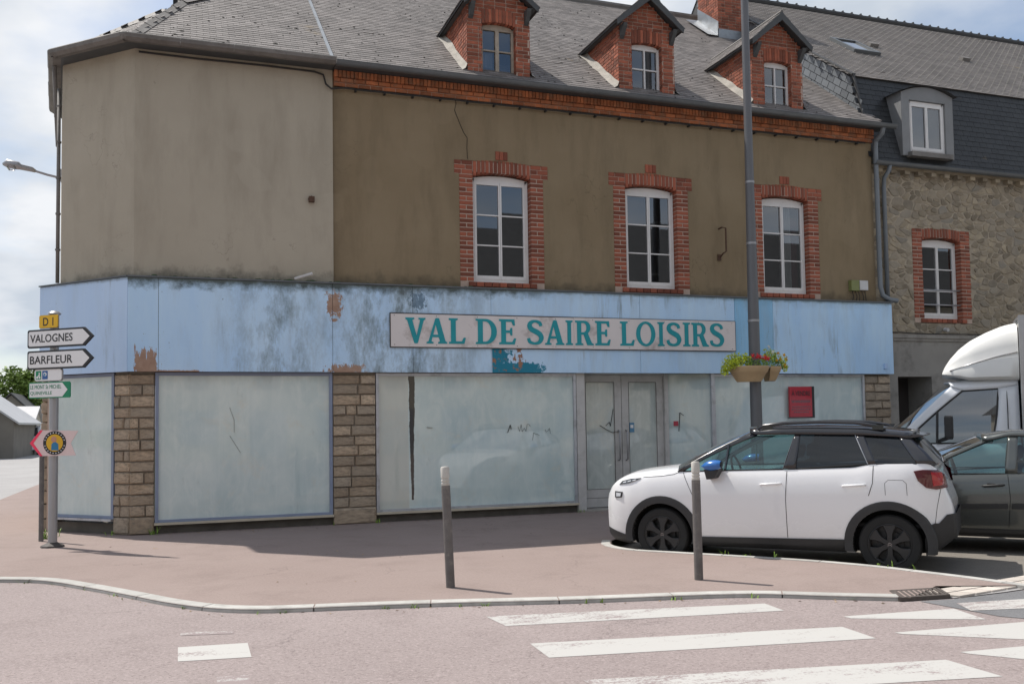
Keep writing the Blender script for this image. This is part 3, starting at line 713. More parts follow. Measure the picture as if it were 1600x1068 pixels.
# brick cornice under the gutter (joined: several hundred bricks)
mb = MB(); mo = MB()
mo.box(3.13, 14.40, -.085, .05, 7.40, 7.66)
for row, (za, zb, y0, bw) in enumerate([(7.40, 7.465, -.045, .215), (7.47, 7.535, -.085, .215), (7.54, 7.655, -.125, .068)]):
    x = 3.13-(.1 if row % 2 else 0)
    while x < 14.38:
        w_ = bw*rng.uniform(.97, 1.03); x1 = min(x+w_-.011, 14.41); x0_ = max(x, 3.13)
        if x1-x0_ > .03: mb.box(x0_, x1, y0+rng.uniform(-.004, .004), 0, za, zb-.006, rng.random())
        x += w_
mo2 = MB(); mo2.box(3.135, 14.39, -.038, 0, 7.40, 7.645)
cr = mo2.build('cornice', 'mortar', B)
tag(mb.build('cornice_bricks', 'brick_orange', cr, fix=False), kind='stuff')
# cable clipped along under the cornice
mb = MB(); pts = []
for k in range(60):
    x = 3.35+(14.2-3.35)*k/59; pts.append((x, -.065, 7.375-.012*abs(math.sin(k*.9))))
pts = [(-1.2, 1.02, 7.57)][:0]+[(.05, -.06, 7.61), (.9, -.06, 7.60), (2.0, -.06, 7.61), (2.80, -.06, 7.60), (2.95, -.07, 7.56), (2.99, -.08, 7.40), (3.08, -.08, 7.33), (3.25, -.07, 7.365)]+pts
mb.tube(pts, .016, 6)
for k in range(22):
    x = 3.5+k*.5; mb.box(x-.015, x+.015, -.09, .0, 7.33, 7.36)
mb.build('cable', 'cable_black', B, smooth=True)
# ---- roof planes
rid_y = 5.75; rid_z = ROOF_Z+ROOF_S*rid_y
sl = math.sqrt(1+ROOF_S**2)
EY = -.34
def slates(mb, org, ux, us, W, L, w_, e_, inside, th=.014, jit=.0015, tilt=.010, hooks=None, miss=.0, stag=.5):
    org, ux, us = Vector(org), Vector(ux).normalized(), Vector(us).normalized(); n = ux.cross(us)
    if n.z < 0 or (abs(n.z) < .05 and n.y > 0): n = -n
    rows = int(L/e_); cols = int(W/w_)+2
    for i in range(rows):
        s0 = i*e_
        for j in range(cols):
            u0 = (j-((stag if i % 2 else 0) if hooks is None else (i*.36) % 1))*w_
            if not inside(u0+w_/2, s0+e_/2): continue
            if rng.random() < miss: continue
            j1, j2 = rng.uniform(-jit, jit), rng.uniform(0, .003) if rng.random() < .994 else rng.uniform(.004, .009)
            ds = rng.uniform(-.003, .003)
            a0 = org+ux*(u0+.0015)+us*(s0+ds)+n*(tilt+j2); b0 = org+ux*(u0+w_-.0025)+us*(s0+ds)+n*(tilt+j2+j1)
            a1 = org+ux*(u0+.0015)+us*(s0+e_*1.12)+n*.004; b1 = org+ux*(u0+w_-.0025)+us*(s0+e_*1.12)+n*.004
            r_ = rng.random()
            mb.add([a0, b0, b1, a1, a0-n*th, b0-n*th, b1-n*th*.3, a1-n*th*.3], [(0, 1, 2, 3), (4, 5, 1, 0), (0, 3, 7, 4), (1, 5, 6, 2)], r_)
            if hooks is not None and i > 0:
                c = org+ux*(u0+w_/2)+us*(s0+.012)+n*(tilt+.008); hooks.obox(c, ux*.007, us*.013, n*.005)
us_m = Vector((0, 1, ROOF_S)).normalized()
hipd = Vector((.374, .927, 0))     # horizontal bisector of the two faces
dM = lambda p: p.y-EY
dL = lambda p: -p.dot(nL)+.34
d3_ = lambda p: -(p-cL).dot(n3)+.15
def meet(fa, ca, fb, cb):          # plan point where two eave distances have given values
    o = Vector((0, 0, 0)); ax, ay = fa(Vector((1, 0, 0)))-fa(o), fa(Vector((0, 1, 0)))-fa(o); bx_, by_ = fb(Vector((1, 0, 0)))-fb(o), fb(Vector((0, 1, 0)))-fb(o)
    ra, rb = ca-fa(o), cb-fb(o); det = ax*by_-ay*bx_; return Vector(((ra*by_-ay*rb)/det, (ax*rb-ra*bx_)/det, 0))
def in_main(u_, s_):
    p = Vector((-.2+u_, EY+s_/sl, 0)); d = dM(p)
    return d < dL(p)+.02 and d < d3_(p)+.02 and p.x < 14.62 and p.y < rid_y
mb = MB()
slates(mb, (-.2, EY, ROOF_Z+ROOF_S*EY), (1, 0, 0), us_m, 15.2, (rid_y-EY)*sl, .205, .118, in_main)
# left and side roof planes
inL = -nL; usL = (inL+Vector((0, 0, ROOF_S))).normalized()
orgL = nL*.34+uL*(-1.0); orgL.z = ROOF_Z-.34*ROOF_S
def in_left(u_, s_):
    p = orgL+uL*u_+usL*s_; p.z = 0; d = dL(p); return d < dM(p)+.02 and d < d3_(p)-.14
slates(mb, orgL, uL, usL, 8, 7.5, .205, .118, in_left)
in3 = -n3; us3 = (in3+Vector((0, 0, ROOF_S))).normalized(); org3 = cL+n3*.15-u3*1.0; org3.z = ROOF_Z-.34*ROOF_S
def in_third(u_, s_):
    p = org3+u3*u_+us3*s_; p.z = 0; d = d3_(p); return d < dM(p)+.02 and d < dL(p)+.02 and d < rid_y-EY and u_ < 3.8
slates(mb, org3, u3, us3, 7, 7.6, .205, .118, in_third)
deck = MB()
zt = lambda y: ROOF_Z+ROOF_S*y-.01
def up_(p, d): return Vector((p.x, p.y, zt(EY)+ROOF_S*d))
hA = up_(meet(dM, 0, dL, 0), 0); eL = up_(meet(dL, 0, d3_, 0), 0)
lo, hi = 0., 6.
for _ in range(40):
    md_ = (lo+hi)/2; p = meet(dM, md_, dL, md_)
    if d3_(p) > md_: lo = md_
    else: hi = md_
dA = lo; apex = up_(meet(dM, dA, dL, dA), dA); dR = rid_y-EY; hB = up_(meet(dM, dR, d3_, dR), dR)
deck.add([hA, (14.6, EY, zt(EY)), (14.6, rid_y, zt(rid_y)), hB, apex], [(0, 1, 2, 3, 4)])
deck.add([hA, apex, eL], [(0, 1, 2)])
e3 = eL+u3*2.9; e3t = hB+u3*.5
deck.add([eL, apex, hB, e3t, e3], [(0, 1, 2, 3, 4)])
deck.add([(14.6, rid_y, zt(rid_y)), hB, (hB.x, rid_y+6, 7.7), (14.6, rid_y+6, 7.7)], [(0, 1, 2, 3)])
rf = deck.build('roof', 'slate_board', B, fix=False)
tag(mb.build('roof_slates', 'slate_main', rf, fix=False), kind='stuff')
mo_ = MB(); rm_ = random.Random(21)
for k in range(620):
    x, y = rm_.uniform(.3, 14.3), EY+.1+(rm_.random()**1.1)*5.2; p = Vector((x, y, 0))
    if not (dM(p) < dL(p) and dM(p) < d3_(p)): continue
    if mnoise.noise(Vector((x*.7, y*.9, 3))) < -.12: continue
    c = Vector((x, y, ROOF_Z+ROOF_S*y+.014)); a_ = rm_.uniform(.012, .03)*(1.6 if rm_.random() < .1 else 1); b_ = a_*rm_.uniform(.5, 1.1); n_ = Vector((0, -ROOF_S, 1)).normalized()
    mo_.add([c+Vector((1, 0, 0))*a_*math.cos(t)+us_m*b_*math.sin(t) for t in [2*math.pi*i/6+.3*rm_.random() for i in range(6)]]+[c+n_*.012], [(i, (i+1) % 6, 6) for i in range(6)], rm_.random())
plain('moss_dark', (.022, .020, .015), .95, .3, 20)
tag(mo_.build('roof_moss', 'moss_dark', rf, fix=False), kind='stuff')
# hip covers, ridge and the pale welt between the two roof halves
mb = MB()
nn = Vector((0, 0, 1))
def cover(a, b, wd, mat, name, seg=.45):
    a, b = Vector(a), Vector(b); d = (b-a); n = int(d.length/seg); u_ = d.normalized()
    sd = u_.cross(nn).normalized(); q = MB()
    for k in range(n):
        p = a+u_*(k*seg); r_ = p+u_*(seg*1.04)
        q.add([p+sd*wd+nn*-.03, p+nn*.045, p-sd*wd+nn*-.03, r_+sd*wd+nn*-.035, r_+nn*.035, r_-sd*wd+nn*-.035], [(0, 1, 4, 3), (1, 2, 5, 4)])
    return q.build(name, mat, rf, fix=False)
cover(eL+Vector((0, 0, .02)), apex+Vector((0, 0, .02)), .11, 'zinc_old', 'hip_cover'); cover(hA+Vector((0, 0, .03)), apex+Vector((0, 0, .03)), .12, 'zinc_old', 'hip_cover'); cover(apex+Vector((0, 0, .03)), hB+Vector((0, 0, .03)), .12, 'zinc_old', 'hip_cover')
mb = MB(); mb.obox(Vector((3.09, EY, zt(EY)+.035))+us_m*3.6, (.028, 0, 0), us_m*3.6, Vector((0, -ROOF_S, 1)).normalized()*.018); mb.build('roof_welt', 'zinc', rf)
mb = MB(); mb.tube([(hB.x, rid_y, rid_z+.02), (14.6, rid_y, rid_z+.02)], .09, 8); mb.build('ridge', 'zinc_old', rf)
# lichen-white drips beside the welt are in the slates; gutters
def gutter(name, pts, mat, rr=.075, parent=B):
    q = MB(); pts = [Vector(p) for p in pts]; rows = []
    for i, p in enumerate(pts):
        d = (pts[min(i+1, len(pts)-1)]-pts[max(i-1, 0)]).normalized(); sd = Vector((d.y, -d.x, 0)).normalized()
        prof = [(-1, .0), (-.9, -.5), (-.5, -.9), (0, -1), (.5, -.9), (.9, -.5), (1, 0), (1.12, .06), (1.08, .14), (.95, .05), (.8, -.4), (.4, -.75), (0, -.85), (-.5, -.75), (-.85, -.4)]
        rows.append([p+sd*(a*rr)+Vector((0, 0, b*rr)) for a, b in prof])
    q.grid(rows, close=True); return q.build(name, mat, parent, smooth=True, auto=50)
gutter('gutter', [(3.12, -.38, 7.70), (14.72, -.38, 7.69)], 'gutter_grey')
# heavier old gutter with soldered joints round the beige corner
def boxgutter(a, b, name):
    a, b = Vector(a), Vector(b); d = (b-a).normalized(); sd = Vector((d.y, -d.x, 0)); q = MB()
    n = max(1, int((b-a).length/.75)); L = (b-a).length/n
    for k in range(n):
        p = a+d*(k*L); r_ = p+d*(L-.004); o = rng.uniform(-.004, .004)
        q.grid([[x+sd*(aa+o)+Vector((0, 0, zz)) for aa, zz in ((-.10, .0), (-.10, -.07), (.02, -.092), (.085, -.055), (.10, .0), (.09, .016), (.07, .0), (.0, -.065))] for x in (p, r_)], close=True)
    return q.build(name, 'zinc_old', B, smooth=True, auto=40)
gc = nL*.37; gcorner = Vector((-.142, -.36, 7.74)); gl = cL+nL*.37-uL*.22; gl.z = 7.74; gb = gl+u3*3.0
boxgutter(gcorner, (3.12, -.36, 7.735), 'corner_gutter'); boxgutter(gl, gcorner, 'corner_gutter'); boxgutter(gb, gl, 'corner_gutter')
for g_ in (gcorner, gl):
    q = MB(); q.lathe([(.05, -.088), (.085, -.058), (.102, -.0), (.092, .015), (.06, .01)], (g_.x, g_.y, g_.z), n=18); q.build('corner_gutter', 'zinc_old', B, smooth=True)
sof = MB(); sof.add([(3.11, -.30, 7.67), (3.11, 0, 7.67), (0, 0, 7.67), (-.13, -.30, 7.67), tuple(Vector((gl.x, gl.y, 7.67))-nL*.06), (cL.x, cL.y, 7.67), tuple(gb-Vector((0, 0, .07))), tuple(cL+u3*3.0+Vector((0, 0, 7.67)))],
                    [(0, 1, 2, 3), (3, 2, 5, 4), (4, 5, 7, 6)])
sof.box(3.12, 14.6, -.33, .02, 7.661, 7.675)
sof.build('soffit', 'bargeboard', B, fix=False)
# downpipes
mb = MB(); mb.tube([(14.42, -.36, 7.63), (14.42, -.32, 7.52), (14.43, -.12, 7.42), (14.43, -.10, 7.25), (14.43, -.10, 4.35), (14.47, -.12, 4.16), (14.62, -.15, 4.07), (14.80, -.16, 4.05)], .05, 12)
for z in (6.6, 5.4, 4.7): mb.lathe([(.058, -.02), (.062, 0), (.058, .02)], (14.43, -.10, z), n=12)
mb.build('downpipe', 'pipe_grey', B, smooth=True, auto=40)
dpl = cL+n3*.07+u3*.08
mb = MB(); mb.tube([tuple(dpl+Vector((0, 0, 7.3))), tuple(dpl+Vector((0, 0, 4.05)))], .03, 8)
for z in (7.0, 6.4, 5.8, 5.2, 4.6): mb.lathe([(.04, -.015), (.042, .015)], (dpl.x, dpl.y, z), n=10)
mb.tube([tuple(gl+u3*.4+Vector((0, 0, -.08))), tuple(cL+n3*.12+u3*.4+Vector((0, 0, 7.2))), tuple(cL+n3*.08+u3*.35+Vector((0, 0, 6.4)))], .035, 8)
mb.build('downpipe', 'zinc_old', B, smooth=True)
# ---- dormers
def joined_bricks(mb, org, ux, n, W, H, inside, bl=.215, bh=.070, jt=.016, th=.011, skip=0):
    org, ux, n = Vector(org), Vector(ux), Vector(n); i = 0; z = 0
    while z < H:
        x = -(bl/2 if i % 2 else 0)
        while x < W:
            bw = bl if rng.random() < .75 else bl*.48
            a, b = max(0, x), min(W, x+bw-jt)
            if b-a > .03 and all(inside(q, z+t*bh) for q in (a+.01, b-.01) for t in (.15, .85)):
                o = rng.uniform(-.003, .003)
                mb.obox(org+ux*((a+b)/2)+Vector((0, 0, z+bh/2))+n*(th/2+o), ux*((b-a)/2), n*(th/2), (0, 0, bh/2-jt/2), rng.random())
            elif b-a > .03:   # cut brick against slopes and openings
                m_ = 6; good = [q for q in [a+(b-a)*(k+.5)/m_ for k in range(m_)] if all(inside(q, z+t*bh) for t in (.15, .85))]
                if len(good) >= 1:
                    aa, bb = good[0]-(b-a)/m_/2, good[-1]+(b-a)/m_/2; o = rng.uniform(-.003, .003)
                    mb.obox(org+ux*((aa+bb)/2)+Vector((0, 0, z+bh/2))+n*(th/2+o), ux*((bb-aa)/2), n*(th/2), (0, 0, bh/2-jt/2), rng.random())
            x += bw
        z += bh; i += 1
DZ0 = 7.90; DW = .595; DOW, DOZ0, DOZ1 = .66, 8.0, 8.86; DEAVE = 9.26; DAP = 9.86; DS = .88
for di, xc in enumerate(WX):
    xc += (0.0, 0.0, -.05)[di]
    y0 = .05
    gz = lambda u_: DAP-.07-DS*abs(u_-DW)     # underside of the roof over the front
    # front wall as mortar slab with an opening, plus cheeks
    mo = MB()
    mo.box(xc-DW, xc-DOW/2, y0, y0+.22, DZ0-.15, 9.24); mo.box(xc+DOW/2, xc+DW, y0, y0+.22, DZ0-.15, 9.24)
    mo.box(xc-DOW/2, xc+DOW/2, y0, y0+.22, DOZ1+.09, 9.24); mo.box(xc-DOW/2, xc+DOW/2, y0, y0+.22, DZ0-.15, DOZ0-.02)
    mo.prism([(xc-DW+.005, 9.24), (xc+DW-.005, 9.24), (xc, DAP-.09)], lambda x, z: (x, y0, z), lambda x, z: (x, y0+.22, z))
    for s_ in (-1, 1):
        xa = xc+s_*DW; xb = xc+s_*(DW-.12)
        yb = (9.24-ROOF_Z)/ROOF_S+.2
        mo.prism([(y0+.22, DZ0-.2), (yb, 9.0), (yb, 9.24), (y0+.22, 9.24)], lambda y, z: (xa, y, z), lambda y, z: (xb, y, z))
    dm = mo.build('dormer', 'mortar', B)
    br = MB()
    def inside_f(u_, z):
        zz = DZ0+z; x = u_-DW
        if zz > gz(u_): return False
        if abs(x) < DOW/2+.004 and DOZ0-.02 < zz < DOZ1+.30: return False
        return True
    joined_bricks(br, (xc-DW, y0, DZ0), (1, 0, 0), (0, -1, 0), 2*DW, 2.0, inside_f)
    for k in range(10):     # soldier arch over the window
        t = (k+.5)/10*2-1; x0_ = xc-DOW/2+k*DOW/10
        br.box(x0_+.005, x0_+DOW/10-.005, y0-.015, y0+.12, DOZ1+.05*(1-t*t)+.01, DOZ1+.285+.02*(1-t*t), rng.random())
    # reveal bricks
    for s_ in (-1, 1):
        for k in range(12):
            x_ = xc+s_*DOW/2; br.box(min(x_, x_-s_*.008), max(x_, x_-s_*.008), y0-.012, y0+.12, DOZ0+k*.072+.005, DOZ0+(k+1)*.072-.006, rng.random())
    # cheeks
    for s_ in (-1, 1):
        ok = lambda u_, z: (DZ0+z) > ROOF_Z+ROOF_S*(y0+u_)+.02 and DZ0+z < 9.23
        joined_bricks(br, (xc+s_*DW, y0, DZ0), (0, 1, 0), (s_, 0, 0), 1.8, 1.36, ok)
    tag(br.build('brickwork', 'brick_joined', dm, fix=False), kind='stuff')
    # roof: two slopes
    hw = .725; ov = .20; yb2 = 2.75
    for s_ in (-1, 1):
        q = MB()
        prof = [(0, DAP), (s_*hw, DAP-DS*hw), (s_*hw, DAP-DS*hw-.05), (0, DAP-.065)]
        q.prism(prof, lambda x, z: (xc+x, y0-ov, z), lambda x, z: (xc+x, yb2, z))
        q.build('dormer_roof', 'slate_board', dm)
        us_d = Vector((-s_, 0, DS)).normalized()
        sm = MB(); lim = hw*math.sqrt(1+DS*DS)
        slates(sm, (xc+s_*(hw+.015), y0-ov-.02, DAP-DS*(hw+.015)), (0, 1, 0), us_d, 2.9, lim+.02, .2, .118,
               lambda u_, t_: u_ > 0 and (DAP-DS*hw+DS*(t_/math.sqrt(1+DS*DS))) > ROOF_Z+ROOF_S*(y0-ov+u_)-.1)
        tag(sm.build('dormer_slates', 'slate_main', dm, fix=False), kind='stuff')
        # bargeboard and bracket
        q = MB(); q.prism([(0, DAP-.005), (s_*hw, DAP-DS*hw-.005), (s_*(hw-.02), DAP-DS*hw-.10), (s_*.0, DAP-.17)],
                          lambda x, z: (xc+x, y0-ov-.022, z), lambda x, z: (xc+x, y0-ov+.012, z)); q.build('bargeboard', 'bargeboard', dm)
        q = MB(); q.prism([(y0-ov+.01, DEAVE-.08), (y0, DEAVE-.08), (y0, DEAVE-.33), (y0-.06, DEAVE-.28), (y0-ov+.03, DEAVE-.13)],
                          lambda y, z: (xc+s_*(DW-.10), y-.015, z), lambda y, z: (xc+s_*(DW-.02), y-.015, z)); q.build('bracket', 'bargeboard', dm)
        q = MB(); q.box(xc+s_*(hw-.09)-.05, xc+s_*(hw-.09)+.05, y0-ov+.015, y0+1.9, DAP-DS*hw-.035, DAP-DS*hw-.02); q.build('soffit', 'bargeboard', dm)
        # mortar flashing along the cheek foot
        q = MB(); A_ = Vector((xc+s_*(DW+.014), y0-.02, ROOF_Z+ROOF_S*(y0-.02))); n_ = 9; rows = []
        for k in range(n_+1):
            p = A_+Vector((0, 1, ROOF_S))*(1.62*k/n_); g = rng.uniform(.10, .15)
            rows.append([p+Vector((0, 0, g)), p+Vector((s_*.03, 0, .06)), p+Vector((s_*rng.uniform(.09, .13), 0, .018))])
        q.grid(rows); q.build('flashing', 'mortar_pale', dm, fix=False)
    q = MB(); q.tube([(xc, y0-ov-.02, DAP+.0), (xc, yb2, DAP+.0)], .035, 8); q.build('dormer_ridge', 'zinc_old', dm)
    # window
    wm = 'window_old' if di == 0 else 'window_white'
    dw = None
    q = MB(); xl, xr = xc-DOW/2+.005, xc+DOW/2-.005; fy = y0+.10; fw = .05
    q.box(xl, xl+fw, fy, fy+.06, DOZ0, DOZ1); q.box(xr-fw, xr, fy, fy+.06, DOZ0, DOZ1); q.box(xl+fw, xr-fw, fy, fy+.06, DOZ0, DOZ0+.05)
    q.prism([(xl+fw, DOZ1-.05), (xr-fw, DOZ1-.05), (xr-fw, DOZ1+.02), (xr-.15, DOZ1+.045), (xc, DOZ1+.058), (xl+.15, DOZ1+.045), (xl+fw, DOZ1+.02)], lambda x, z: (x, fy, z), lambda x, z: (x, fy+.06, z))
    b = .035 if di == 0 else .013
    q.box(xc-b, xc+b, fy-.01, fy+.05, DOZ0+.05, DOZ1-.05); zc = (DOZ0+DOZ1)/2+.0
    for a_, b_ in ((xl+fw, xc-b), (xc+b, xr-fw)): q.box(a_, b_, fy+.002, fy+.045, zc-.012, zc+.012)
    q.build('dormer_window', wm, dm)
    for a_, b_ in ((xl+fw, xc-b), (xc+b, xr-fw)):
        for za, zb in ((DOZ0+.05, zc-.012), (zc+.012, DOZ1-.05)):
            q = MB(); q.add([(a_, fy+.03, za), (b_, fy+.03, za), (b_, fy+.03, zb), (a_, fy+.03, zb)], [(0, 1, 2, 3)]); q.build('pane', 'glass_house', dm, fix=False)
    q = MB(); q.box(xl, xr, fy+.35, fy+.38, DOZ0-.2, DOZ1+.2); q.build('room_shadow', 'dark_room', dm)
    if di == 0:
        curtain(dm, xl+.04, xc-.05, DOZ0+.03, zc, fy+.12); q = MB(); q.box(xl+.03, xr-.03, fy+.08, fy+.10, zc+.0, DOZ1); q.build('blind', 'far_wall', dm)
# chimney on the party wall, lead flashing at its foot
cx0, cx1, cy0, cy1 = 13.55, 14.35, 4.35, 5.3
zc0 = ROOF_Z+ROOF_S*cy0
mo = MB(); mo.box(cx0+.01, cx1-.01, cy0+.01, cy1-.01, zc0-.5, zc0+2.9); ch = mo.build('chimney', 'mortar', B)
br = MB()
joined_bricks(br, (cx0, cy0+.008, zc0+.05), (1, 0, 0), (0, -1, 0), cx1-cx0, 2.8, lambda a, b_: True)
joined_bricks(br, (cx0+.008, cy0, zc0+.05), (0, 1, 0), (-1, 0, 0), cy1-cy0, 2.8, lambda a, b_: True)
tag(br.build('brickwork', 'brick_joined', ch, fix=False), kind='stuff')
mb = MB(); mb.box(cx0-.02, cx1+.02, cy0-.03, cy0, zc0-.06, zc0+.22)
mb.add([(cx0-.02, cy0-.03, zc0-.02), (cx0-.02, cy1, zc0+ROOF_S*(cy1-cy0)), (cx0-.02, cy1, zc0+ROOF_S*(cy1-cy0)+.4), (cx0-.02, cy0-.03, zc0+.4)], [(0, 1, 2, 3)])
mb.add([(cx0-.02, cy0-.03, zc0+.03), (cx0-.38, cy0-.1, zc0+.0), (cx0-.38, cy1, zc0+ROOF_S*(cy1-cy0)+.07), (cx0-.02, cy1, zc0+ROOF_S*(cy1-cy0)+.09)], [(0, 1, 2, 3)])
mb.build('flashing', 'zinc', ch, fix=False)
# ---- small things fixed to the wall
mb = MB(); mb.tube([(10.62, -.02, 5.36), (10.62, -.14, 5.37), (10.70, -.15, 5.36), (10.70, -.15, 4.90), (10.64, -.13, 4.86), (10.64, -.02, 4.80)], .016, 6); mb.box(10.59, 10.66, -.03, .0, 4.74, 4.86)
mb.build('sign_bracket', 'rust', B)
mb = MB(); mb.tube([(2.74, .02, 5.43), (2.74, -.10, 5.42)], .05, 8); mb.box(2.70, 2.79, -.11, -.03, 5.37, 5.46); mb.build('pipe_stub', 'rust', B)
mb = MB(); mb.box(13.70, 13.90, -.10, 0, 4.24, 4.46); mb.build('meter_box', 'box_green', B, bevel=.008)
mb = MB(); mb.box(13.92, 14.13, -.09, 0, 4.26, 4.46); mb.build('meter_box', 'box_white', B, bevel=.008)
mb = MB()
for k in range(5): mb.tube([(13.75+.08*k, -.05, 4.25), (13.77+.08*k+.03*math.sin(k*3), -.07, 4.12), (13.74+.09*k, -.05, 4.0)], .008, 5)
mb.build('cable', 'cable_black', B)
mb = MB(); mb.tube([(2.45, -.20, 4.05), (2.62, -.28, 4.10), (2.72, -.32, 4.13)], .022, 8); mb.build('spot_lamp', 'box_white', B)
# ---- blue fascia: backing box plus single panels
YF = -.22
fc = nL*.22                                   # offset of the left fascia
cF = Vector((-.088, YF, 0)); FLL = 1.93; eF = cF+uL*FLL
mb = MB()
mb.box(-.05, 14.58, YF+.02, -.005, 2.52, 3.985)
mb.prism([(0, 2.52), (FLL-.01, 2.52), (FLL-.01, 3.955), (0, 3.985)], lambda a, z: tuple(cF+uL*a-nL*.02+Vector((0, 0, z))), lambda a, z: tuple(cF+uL*a-nL*.26+Vector((0, 0, z))))
fas = mb.build('fascia', 'iron_dark', B)
def panel(x0, x1, z0, z1, y=YF, mat='fascia_blue', lab=None):
    q = MB(); q.box(x0+.003, x1-.003, y+rng.uniform(-.003, .003), y+.022, z0+.002, z1-.002)
    o = q.build('panel', mat, fas, bevel=.0015)
    if lab: o['label'] = lab
zb, zt_ = 2.515, 3.985
panel(-.088, .36, zb, zt_, lab='narrow blue panel peeling to pink board'); panel(.36, 3.06, zb, zt_)
panel(3.06, 4.42, zb, zt_, lab='stained blue panel with green growth along its top'); panel(4.42, 5.83, zb, zt_)
panel(5.83, 8.75, zb, zt_, lab='blue panel flaking to an older turquoise coat'); panel(8.75, 10.80, zb, zt_)
panel(10.80, 11.68, zb, zt_, mat='fascia_bright', lab='brighter blue panel beside the sign'); panel(11.68, 14.60, zb, zt_)
q = MB(); q.prism([(.004, 2.515), (FLL, 2.515), (FLL, 3.955), (.004, 3.985)], lambda a, z: tuple(cF+uL*a+Vector((0, 0, z))), lambda a, z: tuple(cF+uL*a-nL*.02+Vector((0, 0, z))))
q.build('panel', 'fascia_blue_left', fas)
mb = MB(); mb.box(-.09, 14.62, YF-.02, .02, 3.986, 4.012); mb.bar(cF+Vector((0, 0, 3.999))+nL*-.1, eF+Vector((0, 0, 3.97))+nL*-.1, .26, .02); mb.build('capping', 'gutter_grey', fas)
mb = MB(); x = .0
while x < 7:      # moss clumps on the capping
    for k in range(3):
        r_ = rng.uniform(.012, .035); mb.lathe([(.001, -r_*.5), (r_*1.6, 0), (r_*1.2, r_*.7), (.001, r_)], (x+rng.uniform(-.1, .1), YF+rng.uniform(.02, .18), 4.01), n=6)
    x += rng.uniform(.05, .35)
tag(mb.build('moss', 'leaf_dark', fas), kind='stuff')
# ---- stone pillars: single blocks on a dark joint core
SB = unit_brick('stone', .05, .09, .10); SB.materials.append(MATS['stone_block'])
def jitter_block(k):
    me = SB.copy(); r_ = random.Random(k)
    for i, v in enumerate(me.vertices):
        if i < 4: v.co += Vector((r_.uniform(-.04, .04), r_.uniform(-.10, .04), r_.uniform(-.06, .06)))
    return me
SBS = [jitter_block(k) for k in range(7)]
def pillar(x0, x1, y, fn=None, rz=0, name='pillar'):
    """blocks in courses; fn maps (u, y) to the wall line"""
    fn = fn or (lambda u_, yy: Vector((u_, yy, 0)))
    core = MB(); pr = [fn(x0+.004, y+.040), fn(x1-.004, y+.040), fn(x1-.004, y+.3), fn(x0+.004, y+.3)]
    core.prism([(p.x, p.y) for p in pr], lambda a, b_: (a, b_, -.1), lambda a, b_: (a, b_, 2.53))
    P = core.build(name, 'stone_joint', B)
    z = .0; k = 0; W = x1-x0
    hs = [.27]+[.175, .165, .17, .18, .165, .172, .16, .175, .17, .165, .18, .17, .17]
    for i, h in enumerate(hs):
        if z > 2.5: break
        h = min(h, 2.52-z); cut = W*rng.choice((.36, .42, .58, .64, .5)); segs = [(x0, x0+cut), (x0+cut, x1)]
        if W < .4 and rng.random() < .5: segs = [(x0, x1)]
        if W > .7 and rng.random() < .15: segs = [(x0, x0+W*.3), (x0+W*.3, x0+W*.55), (x0+W*.55, x1)]
        if i == 0: segs = [(x0, x1)]
        for a, b_ in segs:
            d0 = rng.uniform(-.012, .012)-(.02 if i == 0 else 0)
            c = fn((a+b_)/2, y+.12+d0/2)
            o = bpy.data.objects.new('stone', rng.choice(SBS)); col.objects.link(o); o.parent = P
            o.location = (c.x, c.y, z+h/2); o.scale = (b_-a-.014, .24-d0, h-.014); o.rotation_euler = (0, 0, rz)
        z += h
    return P
GY = -.13
gcor = Vector((-.055, GY, 0))
pillar(-.055, .31, GY)
lf = lambda u_, yy: gcor+uL*(-u_)+nL*(-(yy-0))
pillar(-.34, -.0, 0, lambda u_, yy: gcor-uL*u_-nL*yy, -aL)
pillar(3.07, 3.79, GY); pillar(13.93, 14.58, GY)
# low plinth below the windows
for a, b_ in ((.31, 3.07), (3.79, 7.5), (10.3, 13.93)):
    mb = MB(); mb.box(a, b_, -.06, .1, -.1, .12); mb.build('plinth', 'stone_plinth', B)
mb = MB(); mb.prism([(.30, 0), (1.75, 0), (1.75, .2), (.30, .2)], lambda a, b_: tuple(gcor+uL*a-nL*(b_+.07)+Vector((0, 0, -.1))), lambda a, b_: tuple(gcor+uL*a-nL*(b_+.07)+Vector((0, 0, .16))))
mb.build('plinth', 'stone_plinth', B)
# rough stone end wall on the side street
mb = MB(); sw0 = gcor+uL*1.80; q0 = MB()
q0.add([pt(sw0, -.1), pt(sw0+u3*4, -.1), pt(sw0+u3*4, 2.6), pt(sw0, 2.6)], [(0, 1, 2, 3)]); q0.prism([(1.70, 0), (1.80, 0), (1.80, .3), (1.70, .3)], lambda a, b_: tuple(gcor+uL*a-nL*b_+Vector((0, 0, -.1))), lambda a, b_: tuple(gcor+uL*a-nL*b_+Vector((0, 0, 2.53))))
sw_ = q0.build('side_wall', 'mortar', B)
z = 0
while z < 2.45:
    h = rng.uniform(.14, .24); x = 0
    while x < 4:
        L = rng.uniform(.2, .45); q = MB(); c = sw0+u3*(x+L/2)+n3*.02+Vector((0, 0, z+h/2))
        q.obox(c, u3*(L/2-.012), n3*rng.uniform(.03, .07), (0, 0, h/2-.01)); q.build('stone', 'stone_block', sw_, bevel=.012); x += L
    z += h
